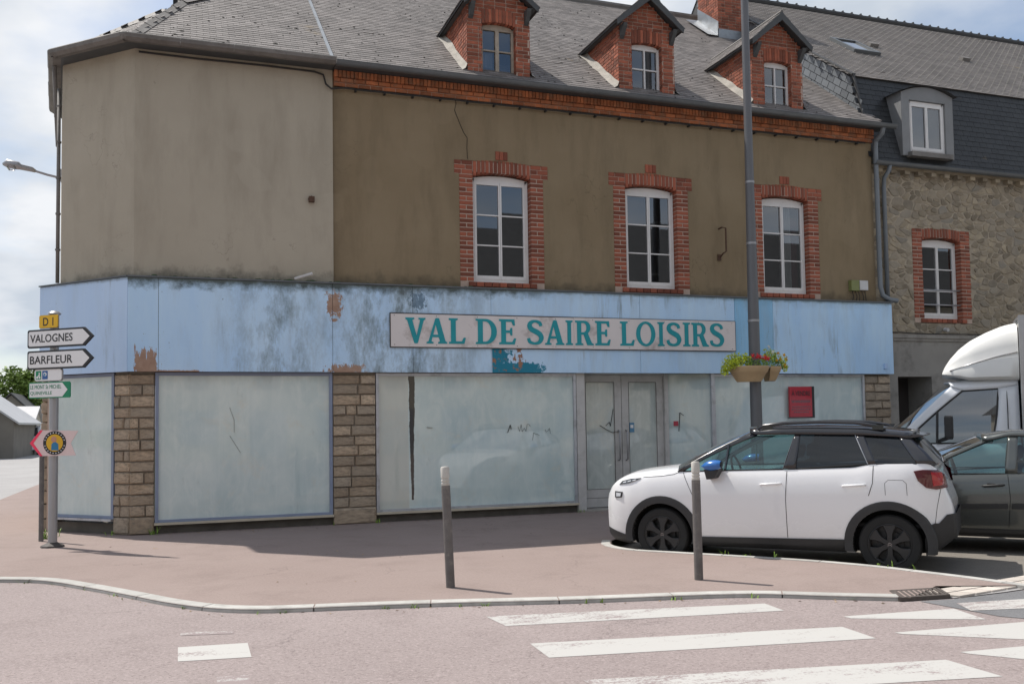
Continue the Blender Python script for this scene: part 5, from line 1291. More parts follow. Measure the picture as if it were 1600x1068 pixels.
# ------------------------------------------------------------------ vehicles
def interp(tab, x):
    if x <= tab[0][0]: return tab[0][1]
    for (a, va), (b_, vb) in zip(tab, tab[1:]):
        if x <= b_: return va+(vb-va)*(x-a)/(b_-a)
    return tab[-1][1]
def sm_interp(tab, x):      # smoothed
    h = .05; return (interp(tab, x-h)+2*interp(tab, x)+interp(tab, x+h))/4
def make_car(root, S):
    W = S['w']/2; x0, x1 = S['x0'], S['x1']
    G = [(0, .86), (.06, .93), (.16, .958), (.34, .982), (.5, .994), (.62, 1.0), (.72, .999), (.84, .984), (.93, .965), (1, .93)]
    wf = lambda x: W*sm_interp(S['plan'], x)
    zb = lambda x: sm_interp(S['bot'], x); zt = lambda x: sm_interp(S['top'], x)
    def sy(x, z):
        a, b_ = zb(x), zt(x); return wf(x)*interp(G, min(1, max(0, (z-a)/(b_-a))))
    n = 84; stn = []
    lv = [0, .04, .1, .2, .35, .5, .65, .8, .9, .96, 1]
    xs = []
    for i in range(n+1):
        t = i/n; t = t-.11*math.sin(2*math.pi*t)/1.0/1.2
        xs.append(x0+(x1-x0)*t)
    body = MB(); rows = []
    for x in xs:
        a, b_, w_ = zb(x), zt(x), wf(x); cr = sm_interp(S['crown'], x)
        half = [(0, a), (w_*.5, a)]+[(w_*interp(G, t), a+(b_-a)*t) for t in lv]+[(w_*.86, b_+cr*.35), (w_*.70, b_+cr*.68), (w_*.4, b_+cr*.92), (0, b_+cr)]
        ring = [(x, -y, z) for y, z in half]+[(x, y, z) for y, z in reversed(half[1:-1])]
        rows.append(ring)
    body.grid(rows, close=True)
    for rr_, rv in ((rows[0], True), (rows[-1], False)):
        m_ = len(rr_); c = (rr_[0][0], 0, sum(p[2] for p in rr_)/m_)
        o = len(body.v); body.v += [tuple(p) for p in rr_]+[c]
        for k in range(m_): body.f.append((o+k, o+(k+1) % m_, o+m_)); body.r.append(.5)
    bo = body.build('body', S['paint'], root, smooth=True)
    bm = bmesh.new(); bm.from_mesh(bo.data); bmesh.ops.remove_doubles(bm, verts=bm.verts, dist=.0005); bmesh.ops.recalc_face_normals(bm, faces=bm.faces); bm.to_mesh(bo.data); bm.free()
    # wheel wells
    for wx in S['wheels']:
        for s_ in (-1, 1):
            c = MB(); ya, yb = ((-W-.08), (-W+.28)) if s_ < 0 else (W-.28, W+.08)
            c.prism([(wx+S['well']*math.cos(2*math.pi*k/40), S['wr']+S['well']*math.sin(2*math.pi*k/40)) for k in range(40)], lambda x, z: (x, ya, z), lambda x, z: (x, yb, z))
            co = c.build('cutter', None, root); md_ = bo.modifiers.new('b', 'BOOLEAN'); md_.object = co; md_.operation = 'DIFFERENCE'; md_.solver = 'EXACT'
            dgx = bpy.context.evaluated_depsgraph_get(); dgx.update(); me = bpy.data.meshes.new_from_object(bo.evaluated_get(dgx))
            bo.modifiers.clear(); old = bo.data; bo.data = me; me.name = 'body'; bpy.data.meshes.remove(old); bpy.data.objects.remove(co)
    me = bo.data; me.materials.clear(); me.materials.append(MATS[S['paint']]); me.materials.append(MATS['gap_black'])
    for f in me.polygons:
        f.material_index = 0
        for wx in S['wheels']:
            r_ = math.hypot(f.center.x-wx, f.center.z-S['wr'])
            if (abs(r_-S['well']) < .012 and abs(f.normal.y) < .3) or (r_ < S['well'] and abs(f.center.y) < W-.2): f.material_index = 1
    me.polygons.foreach_set('use_smooth', [True]*len(me.polygons)); me.set_sharp_from_angle(angle=R(38))
    # ---- patches lying on the side
    def patch(name, poly, mat, off=.006, side=-1, dep=.03, parent=root, sub=4, label=None):
        P = []
        for k in range(len(poly)):
            a, b_ = poly[k], poly[(k+1) % len(poly)]
            for t in range(sub): P.append((a[0]+(b_[0]-a[0])*t/sub, a[1]+(b_[1]-a[1])*t/sub))
        cx = sum(p[0] for p in P)/len(P); cz = sum(p[1] for p in P)/len(P); q = MB(); rws = []
        for f_, of in ((1, -dep), (1, off*.6), (.97, off), (.7, off), (.4, off), (.1, off)):
            rws.append([(cx+(x-cx)*f_, side*(sy(cx+(x-cx)*f_, cz+(z-cz)*f_)+of), cz+(z-cz)*f_) for x, z in P])
        q.grid(rws, close=True); q.add(rws[-1], [tuple(range(len(P)))])
        o = q.build(name, mat, parent, smooth=True, auto=40)
        if label: o['label'] = label
        return o
    def seam(pts, side=-1, wd=.007, mat='gap_black', off=.0012, name='panel_gap', sub=8):
        q = MB(); P = []
        for (a, b_) in zip(pts, pts[1:]):
            for t in range(sub): P.append(Vector((a[0]+(b_[0]-a[0])*t/sub, a[1]+(b_[1]-a[1])*t/sub)))
        P.append(Vector(pts[-1])); rw = []
        for i, p in enumerate(P):
            d = (P[min(i+1, len(P)-1)]-P[max(i-1, 0)]).normalized(); nr_ = Vector((-d.y, d.x))*wd/2
            a, b_ = p+nr_, p-nr_; rw.append([(a.x, side*(sy(a.x, a.y)+off), a.y), (b_.x, side*(sy(b_.x, b_.y)+off), b_.y)])
        q.grid(rw); return q.build(name, mat, root, fix=False)
    # ---- greenhouse
    gh = S['gh']; nlev = 7
    def col_pt(c, t, side):
        (xb, zb_, xt, zt_2, bul) = c; x = xb+(xt-xb)*t+bul*4*t*(1-t); z = zb_+(zt_2-zb_)*t
        yb = sy(min(max(xb, x0+.3), x1-.25), zb_)*S['ghin']; yt = W*S['roofw']*interp(S['roofplan'], xt); y = yb+(yt-yb)*(t**1.25)
        return Vector((x, side*y, z))
    for side in (-1, 1):
        for i in range(len(gh)-1):
            ca, cb_, kind = gh[i][:5], gh[i+1][:5], gh[i][5]
            q = MB(); m_ = 4
            q.grid([[col_pt(ca, t/nlev, side).lerp(col_pt(cb_, t/nlev, side), k/m_) for k in range(m_+1)] for t in range(nlev+1)])
            if kind == 'p':
                o = q.build('pillar', S['pillar'], root, smooth=True, fix=False); sd = o.modifiers.new('s', 'SOLIDIFY'); sd.thickness = .04; sd.offset = 0
            else:
                o = q.build('side_window', kind, root, smooth=True, fix=False)
            # roof side rail above and sash strip below
            q = MB(); rr = []
            for k in range(m_+1):
                p = col_pt(ca, 1, side).lerp(col_pt(cb_, 1, side), k/m_); b2 = col_pt(ca, 0, side).lerp(col_pt(cb_, 0, side), k/m_)
                rr.append(p)
            if kind != 'p':
                q = MB(); q.tube([col_pt(ca, 0, side).lerp(col_pt(cb_, 0, side), k/4)+Vector((0, side*.006, -.004)) for k in range(5)], .010, 6); q.build('window_trim', S.get('trim', 'gap_black'), root, smooth=True)
    # roof skin
    q = MB(); rows = []
    ft = [Vector((g[2], 0, g[3])) for g in gh]; xr0, xr1 = gh[0][2], gh[-1][2]
    for i in range(25):
        x = xr0+(xr1-xr0)*i/24; ze = interp([(g[2], g[3]) for g in gh], x); y = W*S['roofw']*interp(S['roofplan'], x); cz = interp(S['roofz'], x)
        pr = [(-1.0, ze), (-.975, ze+(cz-ze)*.42), (-.92, ze+(cz-ze)*.68), (-.75, ze+(cz-ze)*.87), (-.4, ze+(cz-ze)*.97), (0, cz)]
        pr = pr+[(-a, b_) for a, b_ in reversed(pr[:-1])]
        rows.append([(x-(.10*(1-a*a) if i == 0 else .05*(1-a*a) if i == 1 else 0)+(.04*(1-a*a) if i == 24 else 0), a*y, b_) for a, b_ in pr])
    q.grid(rows); ro_ = q.build('roof', S['roof'], root, smooth=True, fix=False); sd = ro_.modifiers.new('s', 'SOLIDIFY'); sd.thickness = .03; sd.offset = -1
    # windscreen and rear window
    def screen(c, name, mat, bx, top, bz=0):
        q = MB(); m_ = 12; rws = []
        for t in range(nlev+1):
            a, b_ = col_pt(c, t/nlev, -1), col_pt(c, t/nlev, 1); rw = []
            for k in range(m_+1):
                f_ = k/m_*2-1; p = a.lerp(b_, k/m_); p.x += bx*(1-f_*f_)*(1-.45*t/nlev); p.z += (bz*(1-t/nlev)+top*(t/nlev))*(1-f_*f_); rw.append(p)
            rws.append(rw)
        q.grid(rws); q.build(name, mat, root, smooth=True, fix=False)
    screen(gh[0][:5], 'windscreen', S['glass_front'], -.17, interp(S['roofz'], xr0)-gh[0][3], .05)
    screen(gh[-1][:5], 'rear_window', 'glass_tint', .06, interp(S['roofz'], xr1)-gh[-1][3])
    # interior
    zf = S['floor']; xf = gh[0][0]
    q = MB(); q.box(xf+.1, gh[-1][0]-.1, -W*.78, W*.78, zf+.28, zf+.32); q.build('cabin_floor', 'interior', root)
    q = MB(); q.prism([(xf-.02, S['dash']-.02), (xf+.42, S['dash']+.03), (xf+.50, S['dash']-.08), (xf+.45, S['dash']-.3), (xf, S['dash']-.3)], lambda x, z: (x, -W*.80, z), lambda x, z: (x, W*.80, z)); q.build('dashboard', 'interior', root, bevel=.02)
    sx = S['seat']
    for sX, ys in ((sx, (-.37, .37)), (sx+.85, (-.38, 0.0, .38))):
        for yy in ys:
            q = MB()
            q.prism([(sX+.22, zf+.5), (sX+.40, zf+.55), (sX+.52, S['seatz']-.02), (sX+.46, S['seatz']+.0), (sX+.38, S['seatz']-.05)], lambda x, z: (x, yy-.22, z), lambda x, z: (x, yy+.22, z))
            q.box(sX-.25, sX+.30, yy-.24, yy+.24, zf+.34, zf+.55)
            q.prism([(sX+.44, S['seatz']+.03), (sX+.50, S['seatz']+.04), (sX+.54, S['seatz']+.16), (sX+.50, S['seatz']+.20), (sX+.45, S['seatz']+.17)], lambda x, z: (x, yy-.13, z), lambda x, z: (x, yy+.13, z))
            q.build('seat', 'fabric_seat', root, bevel=.015)
    q = MB(); c = Vector((sx-.28, -.37, S['dash']+.02)); pts = [c+Vector((.05*math.sin(a)*-1, .19*math.cos(a), .18*math.sin(a))) for a in [2*math.pi*k/20 for k in range(21)]]
    q.tube(pts, .014, 6); q.tube([c+Vector((0, -.18, 0)), c+Vector((0, .18, 0))], .016, 6); q.build('steering_wheel', 'interior', root, smooth=True)
    # wheels
    wh = None; r_ = S['wr']; rm = r_*S['rim']
    for wx in S['wheels']:
        for s_ in (-1, 1):
            yo = s_*(W-.035+S.get('wo', 0)); sgn = s_
            prof = [(rm*.96, -.20), (r_*.93, -.215), (r_, -.17), (r_, -.05), (r_*.985, -.02), (r_*.94, .0), (r_*.80, .004), (rm*1.02, -.004), (rm*.98, -.02), (rm*.95, -.20)]
            q = MB(); q.lathe([(a, yo+sgn*b_) for a, b_ in prof], (wx, 0, r_), 'Y', 44); wheel = q.build('wheel', 'rubber', root, smooth=True, auto=35)
            q = MB(); q.lathe([(rm, yo-sgn*.006), (rm*.97, yo-sgn*.002), (rm*.90, yo-sgn*.02), (rm*.88, yo-sgn*.12), (.001, yo-sgn*.12)], (wx, 0, r_), 'Y', 44)
            q.lathe([(.001, yo-sgn*.014), (rm*.20, yo-sgn*.012), (rm*.24, yo-sgn*.03), (rm*.26, yo-sgn*.12)], (wx, 0, r_), 'Y', 20)
            ns_ = S['spokes']
            for k in range(ns_):
                a = 2*math.pi*k/ns_+S.get('sa', .3); d = Vector((math.cos(a), 0, math.sin(a))); t_ = Vector((-math.sin(a), 0, math.cos(a))); C0 = Vector((wx, yo, r_))
                pts2 = S.get('spk', [(.18, .13), (.5, .14), (.72, .23), (.93, .36)]); top_, bot_ = [], []
                rws = []
                for f_, h_ in pts2: rws.append([C0+d*(rm*f_)+t_*(rm*h_)-Vector((0, sgn*.020, 0)), C0+d*(rm*f_)+t_*(rm*h_*.8)-Vector((0, sgn*.010, 0)), C0+d*(rm*f_)-t_*(rm*h_*.8)-Vector((0, sgn*.010, 0)), C0+d*(rm*f_)-t_*(rm*h_)-Vector((0, sgn*.020, 0)), C0+d*(rm*f_)-t_*(rm*h_)-Vector((0, sgn*.06, 0)), C0+d*(rm*f_)+t_*(rm*h_)-Vector((0, sgn*.06, 0))])
                q.grid(rws, close=True)
            q.build('rim', S['rimmat'], wheel, smooth=True, auto=30)
            q = MB(); q.lathe([(.001, yo-sgn*.085), (rm*.62, yo-sgn*.085), (rm*.62, yo-sgn*.10)], (wx, 0, r_), 'Y', 28); q.build('brake_disc', 'plastic_black', wheel)
            if S.get('chevron'):
                q = MB()
                for dz in (-.012, .008):
                    for s2 in (-1, 1): q.bar((wx, yo-sgn*.009, r_+dz+.013), (wx+s2*.022, yo-sgn*.009, r_+dz-.002), .003, .009, (0, 1, 0))
                q.build('emblem', 'chrome', wheel)
    return dict(patch=patch, seam=seam, sy=sy, W=W, col_pt=col_pt)
def arch(root, K, S, wx, side, r0, r1, zlow, mat='plastic_black', extra=.012, a_front=None):
    q = MB(); rws = []; n_ = 28; cz = S['wr']+.0
    def P(r_, a, off):
        x = wx+r_*math.cos(a); z = cz+r_*math.sin(a)
        return x, z
    angs = [R(-18)+(math.pi+R(36))*k/n_ for k in range(n_+1)]
    for a in angs:
        xi, zi = P(r0, a, 0); xo, zo = P(r1, a, 0); zi = max(zi, zlow); zo = max(zo, zlow)
        xm, zm = (xi+xo)/2, (zi+zo)/2
        yy = max(K['sy'](min(max(xo, S['x0']+.12), S['x1']-.12), max(zo, zlow+.05)), K['sy'](wx, S['wr']+.2)*.985)
        yi = yy
        rws.append([(xi, side*(yi-.10), zi), (xi, side*(yi+extra), zi), (xm, side*(yy+extra+.004), zm), (xo-(xo-xi)*.12, side*(yy+extra), zo-(zo-zi)*.12), (xo, side*(yy-.03), zo)])
    q.grid(rws); o = q.build('wheel_arch', mat, root, smooth=True, fix=False, auto=40); return o

# ---- white crossover
CD = Vector((.67710, -.73589, 0)); CN = Vector((.73589, .67710, 0)); CA = Vector((6.426, -5.14, -.14)); CRZ = math.atan2(CD.y, CD.x); CS = 1.03
WID = 1.72
def place(name, label, cat, along, inset, scale=CS):
    """origin on the car's centre line under its nose"""
    p = CA+CD*along+CN*inset; return thing(name, label, cat, p, CRZ, None, scale)
wc = place('white_car', 'white crossover car with black roof and bright blue door mirrors parked by the kerb', 'car', -.84*CS, (WID/2-.02)*CS)
SW = dict(w=WID, x0=.03, x1=4.08, paint='paint_white', pillar='paint_black', roof='paint_black', glass_front='glass_car',
  plan=[(.0, .58), (.06, .70), (.14, .80), (.25, .88), (.42, .945), (.65, .985), (1.0, 1.0), (3.3, 1.0), (3.6, .985), (3.8, .945), (3.92, .89), (4.0, .83), (4.08, .70)],
  bot=[(.0, .30), (.12, .23), (.35, .20), (3.8, .22), (3.95, .30), (4.05, .38), (4.125, .46)],
  top=[(.0, .74), (.05, .82), (.12, .905), (.22, .965), (.40, 1.015), (.7, 1.055), (1.05, 1.09), (1.2, 1.10), (2.38, 1.135), (3.1, 1.165), (3.26, 1.205), (3.87, 1.215), (3.93, 1.17), (3.98, 1.08), (4.02, .95), (4.06, .80), (4.08, .70)],
  crown=[(.0, .0), (.15, .05), (.35, .085), (.9, .085), (1.15, .06), (1.4, .0), (3.8, .0), (4.1, .0)],
  wheels=(.84, 3.444), wr=.328, well=.385, rim=.69, spokes=6, rimmat='rim_black', sa=.52, chevron=True, ghin=.985, roofw=.735, roofplan=[(1.9, .93), (2.2, 1.0), (3.1, 1.0), (3.7, .90)],
  gh=[(1.045, 1.10, 1.90, 1.555, -.045, 'p'), (1.12, 1.105, 1.985, 1.528, -.045, 'glass_car'), (2.315, 1.145, 2.43, 1.535, 0, 'p'), (2.46, 1.15, 2.49, 1.535, 0, 'glass_tint'), (3.245, 1.205, 3.10, 1.525, 0, 'p'), (3.33, 1.21, 3.19, 1.52, 0, 'glass_tint'), (3.74, 1.213, 3.55, 1.495, .0, 'p'), (3.93, 1.215, 3.68, 1.475, .01, 'p')],
  roofz=[(1.9, 1.60), (2.2, 1.63), (2.7, 1.635), (3.2, 1.615), (3.7, 1.545)], floor=.22, dash=1.08, seat=1.95, seatz=1.22, trim='gap_black')
K = make_car(wc, SW)
for s_ in (-1, 1):
    for wx in SW['wheels']: arch(wc, K, SW, wx, s_, .385, .485, .235)
    K['patch']('sill_cladding', [(1.28, .205), (2.98, .215), (2.985, .365), (1.29, .325)], 'plastic_black', .014, s_)
    tl = K['patch']('tail_lamp', [(3.71, 1.135), (3.80, 1.150), (3.95, 1.145), (4.01, 1.10), (4.035, .955), (3.93, .935), (3.83, .955), (3.75, 1.03)], 'tail_dark', .012, s_, .02)
    K['patch']('lamp_band', [(3.88, 1.125), (3.985, 1.12), (4.012, .985), (3.90, .97)], 'tail_red', .018, s_, .01, tl)
    hl = K['patch']('head_lamp', [(.255, .925), (.40, .945), (.56, 1.005), (.57, 1.018), (.44, 1.006), (.30, .972)], 'lamp_glass', .010, s_, .02)
    for k in range(3): K['patch']('lamp_cell', [(.31+.07*k, .948+.014*k), (.36+.07*k, .955+.014*k), (.37+.07*k, .972+.014*k), (.32+.07*k, .962+.014*k)], 'lamp_bright', .014, s_, .005, hl)
    K['patch']('fog_lamp', [(.19, .76), (.30, .765), (.315, .835), (.19, .84)], 'plastic_black', .012, s_); K['patch']('fog_lens', [(.215, .775), (.285, .78), (.295, .82), (.215, .825)], 'lamp_bright', .018, s_, .005)
    K['seam']([(2.36, 1.12), (2.345, .8), (2.35, .36)], s_); K['seam']([(3.30, 1.19), (3.29, 1.0), (3.245, .86)], s_); K['seam']([(.60, 1.025), (.85, 1.042), (1.0, 1.065), (1.07, 1.095)], s_)
    K['seam']([(3.42, .87), (3.415, 1.0), (3.45, 1.035), (3.60, 1.035), (3.635, 1.0), (3.64, .87)], s_, .004); K['seam']([(1.33, .34), (1.30, .7), (1.16, 1.0), (1.12, 1.09)], s_, .006)
    K['seam']([(3.905, .57), (3.93, .75), (3.97, .94)], s_, .005)
    for xa in (2.05, 2.965):
        K['patch']('handle_recess', [(xa+.06, .945), (xa+.16, .93), (xa+.20, .96), (xa+.19, 1.015), (xa+.10, 1.02), (xa+.05, .985)], 'paint_white', -.0, s_, .01)
        q = MB(); y = lambda x: s_*(K['sy'](x, .97)); q.tube([(xa, y(xa)+s_*.004, .962), (xa+.03, y(xa)+s_*.03, .966), (xa+.13, y(xa)+s_*.036, .972), (xa+.23, y(xa)+s_*.03, .978), (xa+.255, y(xa)+s_*.004, .98)], [.008, .014, .015, .014, .008], 8); q.build('door_handle', 'paint_white', wc, smooth=True)
    # mirror
    yb = s_*(K['sy'](1.5, 1.08)); ym = yb+s_*.17; q = MB(); rows = []
    for f_, h_, w_ in ((0, .004, .02), (.05, .045, .06), (.11, .065, .085), (.18, .062, .09), (.225, .05, .08), (.24, .04, .07)):
        rows.append([(1.40+f_, ym+s_*w_*math.cos(a), 1.175+f_*.10+h_*math.sin(a)) for a in [2*math.pi*k/14 for k in range(14)]])
    q.grid(rows, close=True); q.add(rows[0], [tuple(range(14))]); q.build('mirror_shell', 'paint_blue', wc, smooth=True)
    q = MB(); q.grid([[(1.642, ym+s_*.065*math.cos(a), 1.199+.036*math.sin(a)) for a in [2*math.pi*k/14 for k in range(14)]], [(1.646, ym, 1.199)]*14]); q.build('mirror_glass', 'plastic_black', wc, fix=False)
    q = MB(); q.prism([(1.43, 1.13), (1.62, 1.15), (1.56, 1.03), (1.46, 1.01)], lambda x, z: (x, yb-s_*.01, z), lambda x, z: (x, ym+s_*.02, z+.01)); q.build('mirror_foot', 'plastic_black', wc, bevel=.01)
    # quarter-light bar, chrome lines and roof rail
    q = MB(); a, b_ = K['col_pt']((1.645, 1.125, 1.665, 1.43, 0), 0, s_), K['col_pt']((1.645, 1.125, 1.665, 1.43, 0), 1, s_)
    q.bar((1.635, s_*.80, 1.12), (1.665, s_*.70, 1.425), .02, .02); q.build('window_bar', 'paint_black', wc)
    for c in ((2.315, 1.145, 2.43, 1.535, 0), (3.245, 1.205, 3.10, 1.525, 0)):
        q = MB(); q.tube([K['col_pt'](c, t, s_)+Vector((0, s_*.008, 0)) for t in (0, .5, 1)], .007, 6); q.build('trim_line', 'alu_trim', wc)
    q = MB(); q.tube([(1.99, s_*.60, 1.605), (2.06, s_*.60, 1.645), (2.3, s_*.605, 1.672), (2.7, s_*.605, 1.682), (3.1, s_*.60, 1.668), (3.3, s_*.59, 1.635), (3.42, s_*.575, 1.592)], [.012, .018, .02, .02, .02, .02, .012], 8); q.build('roof_rail', 'paint_black', wc, smooth=True)
    q = MB(); 
    for xx in (2.05, 3.28): q.box(xx, xx+.12, s_*.60-.015, s_*.60+.015, 1.585, 1.64)
    q.build('rail_foot', 'paint_black', wc)
def wrap(name, xs_, zlim, off, mat, end):
    q = MB(); rows = []
    for x in xs_:
        zb_, zl = interp(SW['bot'], x)-.012, interp(zlim, x); L = [(x, -(K['sy'](x, zl+(zb_+.012-zl)*t)+off), zl+(zb_-zl)*t) for t in (0, .15, .4, .65, .85, 1)]
        rows.append([(x, -(K['sy'](x, zl)-.03), zl)]+L+[(a, -b_, c) for a, b_, c in reversed(L)]+[(x, K['sy'](x, zl)-.03, zl)])
    q.grid(rows); e_ = [(end, b_*.93, c) for _, b_, c in rows[-1]]; q.grid([rows[-1], e_]); q.add(e_, [tuple(range(len(e_)))])
    return q.build(name, mat, wc, smooth=True, auto=50)
wrap('rear_bumper', [3.80, 3.85, 3.90, 3.94, 3.98, 4.02, 4.05, 4.08], [(3.80, .40), (3.86, .575), (3.96, .57), (4.0, .66), (4.08, .67)], .016, 'plastic_black', 4.105)
wrap('front_skirt', [.42, .32, .22, .14, .08, .04], [(.03, .37), (.14, .35), (.3, .31), (.42, .29)], .012, 'plastic_black', .02)
q = MB(); q.prism([(3.60, 1.545), (3.80, 1.525), (3.81, 1.505), (3.66, 1.49)], lambda x, z: (x, -.58, z), lambda x, z: (x, .58, z)); q.build('spoiler', 'paint_black', wc, bevel=.008)
q = MB(); q.tube([(3.42, 0, 1.585), (3.52, 0, 1.66)], .006, 6); q.build('aerial', 'plastic_black', wc)
q = MB(); q.box(.03, .06, -.5, .5, .40, .62); q.build('grille', 'plastic_black', wc, bevel=.01)

# ---- dark grey hatchback
gc_ = place('grey_car', 'dark grey hatchback parked behind the white car', 'car', 1.70, 2.17+.86*CS)
SG2 = dict(SW); SG2.update(w=1.72, x0=.03, x1=4.05, paint='paint_grey', pillar='paint_grey', roof='paint_grey', glass_front='glass_car',
  top=[(.0, .62), (.05, .70), (.15, .78), (.4, .88), (.8, .955), (1.1, .985), (1.3, .965), (2.2, 1.0), (3.0, 1.04), (3.8, 1.07), (3.92, 1.02), (4.0, .85), (4.05, .7)],
  crown=[(.0, .0), (.15, .04), (.4, .07), (.9, .09), (1.15, .09), (1.35, .0), (4, 0)], wheels=(.80, 3.34), wr=.31, well=.36, rim=.68, spokes=7, rimmat='alu_trim', chevron=False,
  gh=[(.98, .985, 1.86, 1.405, -.02, 'p'), (1.08, .985, 1.93, 1.395, -.02, 'glass_car'), (2.10, 1.0, 2.15, 1.455, .0, 'p'), (2.24, 1.0, 2.26, 1.455, 0, 'glass_car'), (3.05, 1.045, 2.95, 1.42, 0, 'p'), (3.80, 1.07, 3.45, 1.38, 0, 'p')],
  roofz=[(1.86, 1.46), (2.2, 1.515), (2.6, 1.525), (3.45, 1.45)], roofplan=[(1.8, .94), (2.1, 1.0), (3.0, 1.0), (3.5, .92)], roofw=.74, floor=.2, dash=.99, seat=1.80, seatz=1.13)
K = make_car(gc_, SG2)
for s_ in (-1, 1):
    K['seam']([(2.13, .99), (2.15, .7), (2.12, .33)], s_); K['seam']([(1.10, .97), (1.12, .6), (1.2, .33)], s_)
    K['patch']('door_moulding', [(1.16, .54), (2.12, .565), (2.12, .635), (1.16, .60)], 'plastic_black', .012, s_); K['patch']('door_moulding', [(2.16, .565), (2.95, .58), (2.95, .65), (2.16, .636)], 'plastic_black', .012, s_)
    K['patch']('sill_cladding', [(1.2, .20), (2.9, .20), (2.9, .31), (1.2, .30)], 'plastic_black', .010, s_)
    K['patch']('handle_recess', [(1.89, .835), (1.98, .83), (1.99, .875), (1.90, .88)], 'gap_black', .002, s_, .01)
    y = s_*K['sy'](1.95, .86); q = MB(); q.tube([(1.84, y, .842), (1.87, y+s_*.03, .845), (2.0, y+s_*.035, .855), (2.07, y+s_*.03, .86), (2.09, y, .86)], [.01, .016, .017, .016, .01], 8); q.build('door_handle', 'plastic_black', gc_, smooth=True)
    yb = s_*K['sy'](1.3, .98); q = MB(); rows = [[(1.22+f_, yb+s_*(.12+w_*math.cos(a)), 1.06+h_*math.sin(a)) for a in [2*math.pi*k/12 for k in range(12)]] for f_, h_, w_ in ((0, .01, .03), (.05, .06, .09), (.13, .075, .10), (.17, .07, .09))]
    q.grid(rows, close=True); q.add(rows[-1], [tuple(range(12))]); q.box(1.27, 1.36, min(yb-s_*.02, yb+s_*.1), max(yb-s_*.02, yb+s_*.1), .98, 1.03); q.build('mirror', 'paint_grey', gc_, smooth=True, auto=40)
    q = MB(); q.bar((1.30, s_*.785, .99), (1.44, s_*.73, 1.17), .02, .025); q.build('window_bar', 'plastic_black', gc_)
    K['patch']('head_lamp', [(.22, .66), (.55, .78), (.60, .86), (.35, .82)], 'lamp_glass', .01, s_, .02)
    q = MB(); q.tube([(1.93, s_*.60, 1.45), (2.3, s_*.61, 1.50), (2.9, s_*.60, 1.47)], .010, 6); q.build('roof_strip', 'alu_trim', gc_)

# ---- white box van, parallel to the facade
vn = place('box_van', 'white box van with rounded roof fairing parked in front of the stone house', 'van', 1.09, 7.0, 1.0); vn.rotation_euler[2] += R(3)
SV = dict(SW); SV.update(w=2.0, x0=.0, x1=2.99, paint='van_white', pillar='van_white', roof='van_white', glass_front='glass_car',
  plan=[(0, .62), (.1, .78), (.3, .90), (.6, .97), (1, 1), (3.18, 1)], bot=[(0, .38), (.2, .30), (3.18, .32)],
  top=[(0, .85), (.08, .98), (.25, 1.08), (.55, 1.18), (.9, 1.28), (1.2, 1.30), (3.18, 1.32)], crown=[(0, 0), (.3, .06), (.7, .10), (1.0, .06), (1.2, 0), (3.2, 0)],
  wheels=(.85,), wr=.34, well=.42, rim=.62, spokes=5, rimmat='alu_trim', chevron=False, ghin=.98, roofw=.84, roofplan=[(1.4, .96), (2, 1), (3.2, 1)],
  gh=[(.98, 1.29, 1.96, 2.27, -.02, 'p'), (1.17, 1.30, 2.14, 2.20, -.03, 'glass_van'), (2.56, 1.31, 2.68, 2.225, .03, 'p'), (2.985, 1.31, 2.985, 2.27, 0, 'p')],
  roofz=[(1.9, 2.33), (2.2, 2.38), (3.2, 2.42)], floor=.5, dash=1.3, seat=1.65, seatz=1.60)
K = make_car(vn, SV)
for s_ in (-1, 1):
    K['seam']([(2.80, .45), (2.80, 1.29)], s_, .012); K['seam']([(1.0, .5), (1.02, 1.0), (1.1, 1.28)], s_, .01)
    q = MB(); q.tube([(2.80, s_*.985, 1.31), (2.81, s_*.93, 1.8), (2.81, s_*.845, 2.26), (2.3, s_*.845, 2.255), (2.12, s_*.845, 2.24)], .008, 5); q.build('door_gap', 'gap_black', vn)
    q = MB(); pr_ = [(1.17, 1.30, 2.14, 2.20, -.03), (2.56, 1.31, 2.68, 2.225, .03)]; ring = [K['col_pt'](pr_[0], t/6, s_) for t in range(7)]+[K['col_pt'](pr_[1], t/6, s_) for t in range(6, -1, -1)]; ring.append(ring[0]); q.tube([p+Vector((0, s_*.004, 0)) for p in ring], .022, 6); q.build('window_seal', 'plastic_black', vn, smooth=True)
    q = MB(); q.bar((1.72, s_*.985, 1.31), (1.74, s_*.905, 1.84), .03, .05); q.build('window_bar', 'plastic_black', vn)
    q = MB(); q.box(1.84, 1.98, s_*1.12-.10, s_*1.12+.10, 1.40, 1.78); q.build('mirror', 'plastic_black', vn, bevel=.03); q = MB(); q.tube([(1.75, s_*.97, 1.35), (1.9, s_*1.1, 1.42)], .03, 8); q.build('mirror_arm', 'plastic_black', vn)
